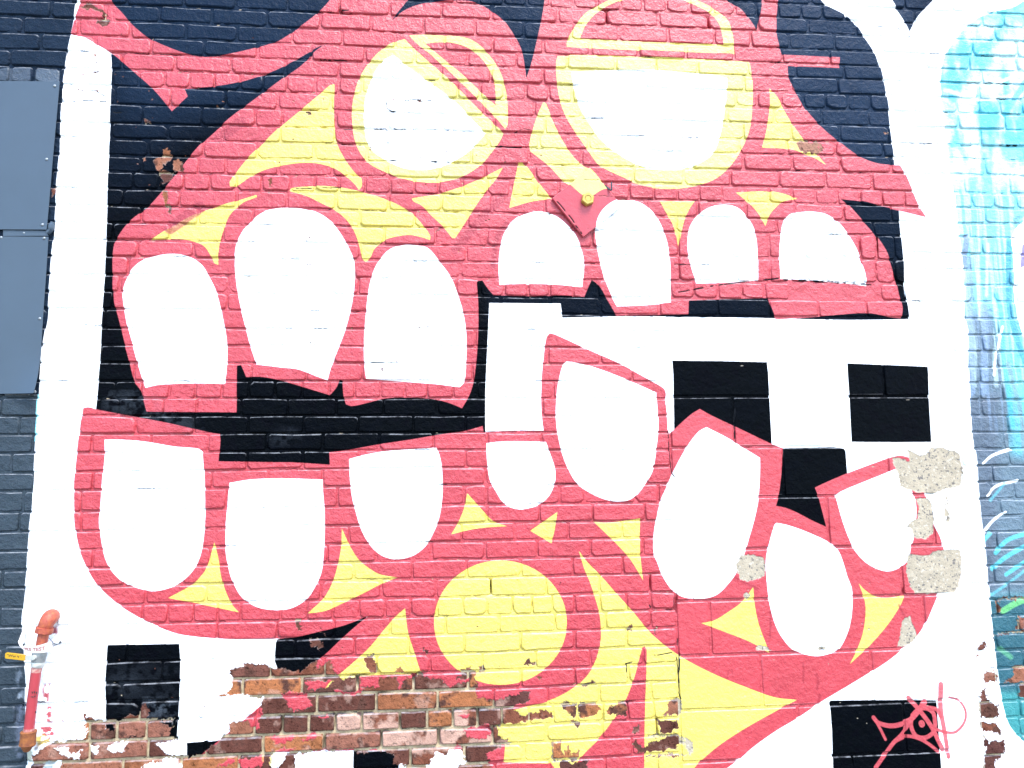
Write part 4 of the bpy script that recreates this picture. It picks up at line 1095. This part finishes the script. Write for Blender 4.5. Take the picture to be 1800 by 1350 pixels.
step = .02
nx, nz = int((XR0 - XL0 + .1) / step), int((IZ1 - IZ0) / step)
gx = np.linspace(XL0 - .03, XR0 + .05, nx + 1)
gz = np.linspace(IZ0 + .02, IZ1, nz + 1)
rgm = np.random.default_rng(3)
dep = rgm.normal(0, .0013, (nz + 1, nx + 1)) + .0006
GX, GZ = np.meshgrid(gx, gz)
PXx, PYy = proj(GX, GZ)
bare = ((PYy > 1235) & (PXx < 880)) | ((PYy > 1175) & (PXx > 410) & (PXx < 850))
dep = np.where(bare, dep + .004, dep)
dep += np.where(rgm.random(dep.shape) > .985, .008, 0)
for (hx, hy) in ((206, 199), (541, 199), (605, 20), (1064, 27), (1243, 39), (1698, 250), (1182, 1066), (862, 1034), (1142, 1024), (1105, 1235), (1155, 1275), (1752, 1070),
                 *[(440 + x / 3.75, 990 + y / 3.75) for x, y in ((705, 750), (1075, 750), (875, 870), (570, 1000), (738, 995), (1335, 970), (1497, 980), (980, 1045), (865, 1140), (1238, 1135), (1600, 1090), (485, 1200), (205, 1060), (1585, 165))]):
    X, Z = pw(hx, hy)
    dep += np.where(np.hypot(GX - X, GZ - Z) < .026, .020, 0)
V = np.stack([GX, dep, GZ], -1).reshape(-1, 3)
ii = (np.arange(nz)[:, None] * (nx + 1) + np.arange(nx)[None, :]).ravel()
Fq = np.stack([ii, ii + 1, ii + nx + 2, ii + nx + 1], 1).tolist()
mortar = link("mortar", mesh("mortar", V.tolist(), Fq), M_WALL, wall)
mortar["kind"] = "stuff"

for b in bricks:
    b['dx'] = rs.uniform(-.0028, .0028) + b['dy'] - (.0004 if b['row'] > -5 else 0)
    b['v'] = rs.randrange(14) + (14 if rs.random() < (.75 if b['row'] < -6 else .2) else 0)
    b['rx'], b['rz'], b['ry'] = rs.gauss(0, .007), rs.gauss(0, .005), -b['rot'] + rs.gauss(0, .004)
    hw, hh = b['w'] / 2, b['h'] / 2
    qx, qy = proj(np.array([b['cx'] - hw, b['cx'] + hw, b['cx'] + hw, b['cx'] - hw]), np.array([b['cz'] - hh, b['cz'] - hh, b['cz'] + hh, b['cz'] + hh]))
    ax, ay = np.clip(qx, 0, 1800), np.clip(qy, 0, 1350)
    area = .5 * abs(np.dot(ax, np.roll(ay, -1)) - np.dot(ay, np.roll(ax, -1)))
    mx, my = qx.mean(), qy.mean()
    if mx < 104 - (my - 143) * .071 and 143 < my < 692:
        area *= .05                      # behind the metal sheets
    b['area'] = float(area)
order = sorted(range(len(bricks)), key=lambda i: -bricks[i]['area'])
single = set(order[:300])
restV, restF = [], []
for i, b in enumerate(bricks):
    w0, h0 = NOM[b['kind']]
    M = Matrix.Translation((b['cx'], b['dx'], b['cz'])) @ Matrix.Rotation(b['ry'], 4, 'Y') @ Matrix.Rotation(b['rx'], 4, 'X') @ Matrix.Rotation(b['rz'], 4, 'Z') @ Matrix.Diagonal((b['w'] / w0, 1, b['h'] / h0, 1))
    if i in single:
        o = bpy.data.objects.new("brick", VME[b['kind']][b['v']])
        COL.objects.link(o)
        o.parent = wall
        o.matrix_world = M
    else:
        Vv, Fv = VAR[b['kind']][b['v']]
        off = len(restV)
        A = np.array(M)
        restV.extend((np.array(Vv) @ A[:3, :3].T + A[:3, 3]).tolist())
        restF.extend([tuple(off + q for q in f) for f in Fv])
rest = link("bricks", flat_front(mesh("bricks", restV, restF)), M_WALL, wall)
rest["kind"] = "stuff"

# walled-up opening of concrete blocks
infill = bpy.data.objects.new("block_infill", None)
infill.location = ((X_BLOCK_L + X_BLOCK_R) / 2, 0, 0)
COL.objects.link(infill)
tag(infill, "walled up opening of large painted concrete blocks set flush in the brick wall", "block wall")
for b in blocks:
    Vv, Fv = brick_shape(b['w'], b['h'], rs, proud=.0050, bev=.003, chamfer=.003, jitter=.0006, inset=.002)
    o = link("concrete_block", flat_front(mesh("concrete_block", Vv, Fv)), M_BLOCK)
    o.parent = infill
    o.matrix_parent_inverse = Matrix.Translation(-infill.location)
    o.location = (b['cx'], rs.uniform(-.001, .0015), b['cz'])
    o.rotation_euler = (rs.gauss(0, .003), rs.gauss(0, .002), rs.gauss(0, .003))


# ------------------------------------------------------------------ small builders
def prism(pts2, y_front, thick, bevel=.0012):
    """Plate from an outline in (X, Z); front at y_front, growing towards the wall."""
    n = len(pts2)
    c = np.mean(pts2, 0)
    V = []
    for y, s in ((y_front + thick, 0), (y_front + bevel, 0), (y_front, bevel)):
        for p in pts2:
            d = np.array(p) - c
            L = np.hypot(*d)
            q = c + d * (1 - s / L)
            V.append((q[0], y, q[1]))
    Fc = []
    for r in range(2):
        for i in range(n):
            j = (i + 1) % n
            Fc.append((r * n + i, r * n + j, (r + 1) * n + j, (r + 1) * n + i))
    Fc.append(tuple(2 * n + i for i in range(n)))
    Fc.append(tuple(reversed(range(n))))
    return V, Fc


def tube(path, radii, seg=20, cap=True):
    path = [Vector(p) for p in path]
    n = len(path)
    rr = radii if isinstance(radii, (list, tuple)) else [radii] * n
    V, Fc = [], []
    up = Vector((.13, .2, .97))
    prev = None
    for i, p in enumerate(path):
        t = (path[min(i + 1, n - 1)] - path[max(i - 1, 0)]).normalized()
        a = (prev if prev is not None else up.cross(t)).copy()
        a = (a - t * a.dot(t)).normalized()
        prev = a
        b = t.cross(a)
        for s in range(seg):
            g = 2 * math.pi * s / seg
            V.append(p + (a * math.cos(g) + b * math.sin(g)) * rr[i])
    for i in range(n - 1):
        for s in range(seg):
            q = (s + 1) % seg
            Fc.append((i * seg + s, i * seg + q, (i + 1) * seg + q, (i + 1) * seg + s))
    if cap:
        Fc.append(tuple(reversed(range(seg))))
        Fc.append(tuple((n - 1) * seg + s for s in range(seg)))
    return V, Fc


def smooth_path(pts, sub=6):
    P = np.array([tuple(p) for p in pts])
    out = []
    n = len(P)
    for i in range(n - 1):
        p0, p1, p2, q3 = P[max(i - 1, 0)], P[i], P[i + 1], P[min(i + 2, n - 1)]
        for s in range(sub):
            t = s / sub
            out.append(.5 * ((2 * p1) + (-p0 + p2) * t + (2 * p0 - 5 * p1 + 4 * p2 - q3) * t * t + (-p0 + 3 * p1 - 3 * p2 + q3) * t ** 3))
    out.append(P[-1])
    return [Vector(p) for p in out]


def root(name, loc):
    o = bpy.data.objects.new(name, None)
    o.location = loc
    COL.objects.link(o)
    return o


def part(name, VF, mat, parent, smooth=True, autosharp=True):
    me = mesh(name, *VF, smooth=smooth)
    if smooth and autosharp:
        me.set_sharp_from_angle(angle=math.radians(40))
    o = link(name, me, mat)
    o.parent = parent
    o.matrix_parent_inverse = parent.matrix_world.inverted() if parent.type != 'EMPTY' else Matrix.Translation(-parent.location)
    return o


def dome(center, r, hgt, seg=14, rings=4):
    V, Fc = [], []
    for k in range(rings):
        a = k / rings * math.pi / 2
        for s in range(seg):
            g = 2 * math.pi * s / seg
            V.append((center[0] + r * math.cos(a) * math.cos(g), center[1] - hgt * math.sin(a), center[2] + r * math.cos(a) * math.sin(g)))
    V.append((center[0], center[1] - hgt, center[2]))
    for k in range(rings - 1):
        for s in range(seg):
            q = (s + 1) % seg
            Fc.append((k * seg + s, k * seg + q, (k + 1) * seg + q, (k + 1) * seg + s))
    for s in range(seg):
        Fc.append(((rings - 1) * seg + s, (rings - 1) * seg + (s + 1) % seg, len(V) - 1))
    return V, Fc


# ------------------------------------------------------------------ metal sheets at the left
def sheet(corners, label, rivets, d, curl=None):
    r = root("metal_sheet", p3(*corners[2], 0))
    tag(r, label, "metal sheet", "grey metal sheets riveted to the wall")
    x0, z0 = [], []
    P = [p3(x, y, d) for x, y in corners]       # top left, top right, bottom right, bottom left
    nu, nv = 12, 16
    V, Fc = [], []
    for side in (0, 1):
        for j in range(nv + 1):
            for i in range(nu + 1):
                u, v = i / nu, j / nv
                p = P[0] * (1 - u) * (1 - v) + P[1] * u * (1 - v) + P[2] * u * v + P[3] * (1 - u) * v
                wav = .0008 * math.sin(7 * u + 3 * v) + .0007 * math.sin(9 * v)
                c = curl * max(0, u - .6) ** 2 * max(0, v - .72) ** 2 * 200 if curl else 0
                V.append((p.x, p.y + wav - c + (.0018 if side else 0), p.z))
    W = nu + 1
    N = W * (nv + 1)
    for j in range(nv):
        for i in range(nu):
            a = j * W + i
            Fc.append((a, a + W, a + W + 1, a + 1))
            Fc.append((N + a, N + a + 1, N + a + W + 1, N + a + W))
    for i in range(nu):
        for j in (0, nv):
            a = j * W + i
            Fc.append((a, a + 1, N + a + 1, N + a))
    for j in range(nv):
        for i in (0, nu):
            a = j * W + i
            Fc.append((a, a + W, N + a + W, N + a))
    part("sheet", (V, Fc), M_SHEET, r)
    for x, y in rivets:
        q = p3(x, y, d)
        part("rivet", dome((q.x, q.y + .0005, q.z), .0058, .0042), M_RIVET, r)
    return r


sheet([(-150, 141.5), (104.5, 143), (82, 403.5), (-150, 402)], "upper grey metal sheet with shiny rivets beside the white strip", [(96, 151), (82, 280), (74.5, 395), (-60, 150), (-60, 394)], .018)
sheet([(-150, 415), (85, 416), (66.5, 692.5), (-150, 691)], "lower grey metal sheet with a bent bottom corner", [(77.5, 418.8), (61, 688.5), (2, 417.5), (70, 560), (-60, 690)], .015, .012)
bar = root("metal_strip", p3(45, 409, 0))
tag(bar, "thin grey metal strip in the gap between the two sheets", "metal strip")
q = [pw(x, y, .012) for x, y in ((5, 404.5), (84, 405.5), (84, 414.5), (5, 415))]
part("strip_body", prism([(float(a_), float(b_)) for a_, b_ in q][::-1], -.0125, .006), M_SHEET, bar)
part("rivet", dome(tuple(p3(42, 409.5, .0125)), .004, .002), M_RIVET, bar)
lump = [p3(84, 409, .008), p3(89, 404, .010), p3(91, 396, .010), p3(94, 391, .008)]
part("bent_end", tube(smooth_path(lump, 4), [.010] * 5 + [.012] * 4 + [.010] * 3 + [.006], 8), M_SHEET, bar)

# ------------------------------------------------------------------ anchor plate with its nut
plate = root("anchor_plate", p3(1032, 357, 0))
tag(plate, "square steel anchor plate set on its corner, painted red and yellow", "anchor plate")
pc = [pw(x, y, .019) for x, y in ((1036, 296.5), (970.5, 348.5), (1025.5, 417), (1094, 361))]
part("plate", prism([(float(a_), float(b_)) for a_, b_ in pc], -.021, .013, .0025), M_PLATE, plate, smooth=False)
nc = p3(1032, 352, .021)
R_NUT = .0265


def hexa(c, r, y0, y1, rot=.35, cham=.004):
    V, Fc = [], []
    for y, s in ((y0, 1.0), (y1 + cham, 1.0), (y1, .88)):
        for i in range(6):
            g = rot + i * math.pi / 3
            V.append((c[0] + r * s * math.cos(g), y, c[2] + r * s * math.sin(g)))
    n0 = 18
    hole = .50
    for s_, y in ((hole, y1), (hole * .96, y1 + .004), (0.0, y1 + .002)):
        for i in range(12):
            g = rot + i * math.pi / 6
            V.append((c[0] + r * s_ * math.cos(g), y, c[2] + r * s_ * math.sin(g)))
    for r_ in range(2):
        for i in range(6):
            j = (i + 1) % 6
            Fc.append((r_ * 6 + i, r_ * 6 + j, (r_ + 1) * 6 + j, (r_ + 1) * 6 + i))
    for i in range(6):
        a0, a1 = 12 + i, 12 + (i + 1) % 6
        b0, b1, b2 = n0 + 2 * i, n0 + 2 * i + 1, n0 + (2 * i + 2) % 12
        Fc.append((a0, a1, b1))
        Fc.append((a0, b1, b0))
        Fc.append((a1, b2, b1))
    for i in range(12):
        j = (i + 1) % 12
        Fc.append((n0 + i, n0 + j, n0 + 12 + j, n0 + 12 + i))
    return V, Fc


part("nut", hexa(nc, R_NUT, nc.y, nc.y - .024), M_YNUT, plate, smooth=False)
part("bolt_end", tube([(nc.x, nc.y, nc.z), (nc.x, nc.y - .021, nc.z), (nc.x, nc.y - .0225, nc.z)], [.0125, .0125, .011], 16), M_YNUT, plate)

# ------------------------------------------------------------------ iron hook right of the plate
hook = root("wall_hook", p3(1068, 330, 0))
tag(hook, "small black iron hook in the wall at the right edge of the steel plate", "hook")
part("hook_rod", tube(smooth_path([p3(1064, 327, -.004), p3(1067, 330, .014), p3(1071, 333, .028), p3(1074.5, 334, .034), p3(1075, 330, .035), p3(1074.8, 320, .035)], 5), .0032, 10), M_IRON, hook)
part("hook_plate", prism([tuple(map(float, pw(x, y, .008))) for x, y in ((1063, 325), (1063, 329), (1071, 334), (1072, 331))], -.0095, .006), M_IRON, hook)

# ------------------------------------------------------------------ drain pipe with test valve
pipe = root("test_drain_pipe", p3(50, 1316, 0))
tag(pipe, "red drain pipe with an orange elbow and a yellow valve handle, lower left", "drain pipe")
k_ = .00196
D = .070
elbow = smooth_path([p3(92, 1083, -.01), p3(91.5, 1083, .020), p3(90, 1084, .045), p3(86.5, 1087.5, .063), p3(82.5, 1094, .070), p3(79, 1103, .071)], 6)
ne = len(elbow)
part("elbow", tube(elbow, [.0225 + .004 * math.sin(math.pi * i / (ne - 1)) for i in range(ne)], 24), M_RUSTY, pipe)
ax = lambda x, y, d=D: p3(x, y, d)
part("elbow_collar", tube([ax(79.2, 1102), ax(78.9, 1103), ax(77.2, 1112), ax(76.9, 1113)], [.0255, .0285, .0285, .0255], 24), M_RUSTY, pipe)
part("upper_pipe", tube([ax(76.9, 1113), ax(70.5, 1146)], .0180, 22), M_RUSTY, pipe)
part("valve_body", tube([ax(71, 1142), ax(70.7, 1144), ax(69.2, 1152), ax(67, 1163), ax(66.8, 1164)], [.020, .0228, .0240, .0215, .019], 24), M_ZINC, pipe)
part("valve_union", tube([ax(67, 1163), ax(66.8, 1164), ax(65.6, 1171), ax(65.3, 1172)], [.0205, .0215, .0205, .018], 22), M_SILVER, pipe)
part("thread", tube([ax(65.3, 1171), ax(63.3, 1181)], .0170, 20), M_REDWORN, pipe)
rp_ = part("lower_pipe", tube([ax(63.6, 1179.5), ax(57, 1230), ax(51.2, 1281)], .0166, 22), M_REDPIPE, pipe)
part("worn_end", tube([ax(51.2, 1280), ax(50.3, 1288)], .0172, 20), M_REDWORN, pipe)
part("coupling", tube([ax(50.6, 1284.5), ax(50.5, 1286), ax(50.0, 1291), ax(48.8, 1303), ax(48.3, 1309), ax(47.9, 1311)], [.0235, .0260, .0245, .0245, .0262, .0225], 24), M_RUST, pipe)
part("end_plug", tube([ax(48, 1310.5), ax(47.4, 1315), ax(47.0, 1320), ax(46.9, 1321)], [.0205, .0165, .0105, .008], 16), M_RUST, pipe)
for (x, y, w, h) in ((52, 1217, 2.0, 4.0), (56.5, 1217.5, 2.2, 4), (60, 1217, 1.6, 3.4), (64, 1218, 1.2, 4), (56, 1225, 6, 1.4), (61, 1224, 1.5, 2.5), (62.3, 1252, 2.2, 4)):
    off = (x - (59.5 - (y - 1210) * .13)) * k_
    yd = D + math.sqrt(max(.0168 ** 2 - off ** 2, 1e-6)) + .0004
    s = [tuple(map(float, pw(x + dx * w / 2, y + dy * h / 2, yd))) for dx, dy in ((-1, -.8), (-.2, 1), (1, .6), (.5, -1))]
    o = part("pipe_marking", prism(s, -yd, .004, .0002), M_BLACKINK, rp_, smooth=False)
# stem and handle
st = p3(58.5, 1156, D + .030)
part("valve_stem", tube([(st.x + .004, -D, st.z), (st.x, -D - .028, st.z), (st.x, -D - .031, st.z)], [.0085, .0085, .007], 16), M_SILVER, pipe)
hd = D + .022
part("handle_arm", prism([tuple(map(float, pw(x, y, hd))) for x, y in ((60, 1151.5), (42, 1152.5), (42, 1159.5), (60, 1161))], -hd - .003, .004, .0008), M_SILVER, pipe, smooth=False)
sl = part("handle_sleeve", prism([tuple(map(float, pw(x, y, hd))) for x, y in ((45.5, 1151), (12, 1147), (10.2, 1148.5), (9.8, 1155), (11, 1157), (45, 1160.7))], -hd - .006, .010, .0015), M_YSLEEVE, pipe, smooth=False)
for (x, y, w, h) in ((14, 1150.6, 2.4, 1.3), (16, 1153.2, 1.5, 2.6), (18, 1151.6, 1.2, 3), (20, 1153, 2, 2.2), (22.3, 1152, 1, 3.2), (24.2, 1154.3, 2.2, 2), (26.5, 1153.6, 1.5, 3.2), (30.5, 1153.6, 1.1, 2.6), (32.5, 1154.8, 1.8, 2.4), (36, 1152.8, 2.6, .5), (37, 1155.6, 1, .8)):
    s = [tuple(map(float, pw(x + dx * w / 2, y + dy * h / 2, hd + .0066))) for dx, dy in ((-.8, -1), (-1, 1), (.6, 1), (1, -.7))]
    part("sleeve_lettering", prism(s, -hd - .0064, .001, .0001), M_BLACKINK, sl, smooth=False)

# tag band wired round the pipe
band = root("paper_tag", p3(60, 1140, .09))
tag(band, "white paper tag lettered in red, wrapped round the drain pipe", "tag")
ST = [((41, 1104.5), (44, 1107), .050), ((36.5, 1116), (43, 1117), .060), ((33.5, 1124), (41, 1127), .068), ((32, 1129), (39.5, 1134), .076), ((37, 1138.5), (42, 1135.6), .086), ((47, 1145.5), (47, 1136), .094), ((55, 1147.4), (55, 1136), .098), ((62, 1148), (62, 1135.4), .099), ((70, 1147.8), (70, 1133.8), .098), ((78, 1147), (77.5, 1131.5), .095), ((86, 1145.4), (84, 1129.4), .088), ((94, 1142.5), (90, 1127), .076)]
lo = smooth_path([p3(*s[0], s[2]) for s in ST], 4)
hi = smooth_path([p3(*s[1], s[2]) for s in ST], 4)
n = len(lo)
V = [tuple(p) for p in lo] + [tuple(p) for p in hi] + [(p.x, p.y + .0006, p.z) for p in lo] + [(p.x, p.y + .0006, p.z) for p in hi]
Fc = []
for i in range(n - 1):
    Fc += [(i, i + 1, n + i + 1, n + i), (2 * n + i, 3 * n + i, 3 * n + i + 1, 2 * n + i + 1), (i, 2 * n + i, 2 * n + i + 1, i + 1), (n + i, n + i + 1, 3 * n + i + 1, 3 * n + i)]
bd = part("band", (V, Fc), M_PAPER, band)
fc = bpy.data.curves.new("tag_text", 'FONT')
fc.body = "ORS TEST"
fc.size = 1.0
fc.offset = .018
tmp = bpy.data.objects.new("tag_text", fc)
COL.objects.link(tmp)
dg = bpy.context.evaluated_depsgraph_get()
tm = bpy.data.meshes.new_from_object(tmp.evaluated_get(dg))
bpy.data.objects.remove(tmp)
tv = np.array([v.co[:] for v in tm.vertices])
tx, tyv = tv[:, 0] / tv[:, 0].max(), tv[:, 1] / tv[:, 1].max()
s0, s1 = 4 * 3.55, 4 * 9.2
newv = []
for a_, b_ in zip(tx, tyv):
    s = s0 + (s1 - s0) * a_
    i = min(int(s), n - 2)
    f = s - i
    pl, ph = lo[i].lerp(lo[i + 1], f), hi[i].lerp(hi[i + 1], f)
    p = pl.lerp(ph, .28 + .44 * b_)
    newv.append((p.x, p.y - .0005, p.z))
tm2 = mesh("tag_lettering", newv, [tuple(p.vertices) for p in tm.polygons], False)
lt = link("lettering", tm2, M_INK)
lt.parent = bd
lt.matrix_parent_inverse = bd.matrix_world.inverted()

wire = root("tie_wire", p3(75, 1128, .06))
tag(wire, "thin dark tie wire looped from the pipe elbow to two small nails", "wire")
part("wire_strand", tube(smooth_path([p3(86, 1121, .055), p3(90, 1126, .05), p3(95, 1131, .03), p3(101, 1133, .015), p3(106, 1129, .012)], 6), .0011, 6), M_IRON, wire)
part("wire_strand", tube(smooth_path([p3(84, 1130, .085), p3(88, 1134, .07), p3(93, 1136, .05), p3(99, 1134, .03), p3(105, 1131, .010)], 6), .0012, 6), M_IRON, wire)
part("wire_strand", tube(smooth_path([p3(64, 1102, .085), p3(57, 1102, .08), p3(50, 1104, .06), p3(44, 1107, .052), p3(44.5, 1120, .05), p3(43, 1134, .05)], 6), .0013, 6), M_IRON, wire)
for (x, y) in ((106, 1129), (88.5, 1134)):
    part("nail", tube([p3(x, y, -.005), p3(x, y, .012), p3(x - .2, y, .0135)], [.0035, .0042, .003], 10), M_IRON, wire)
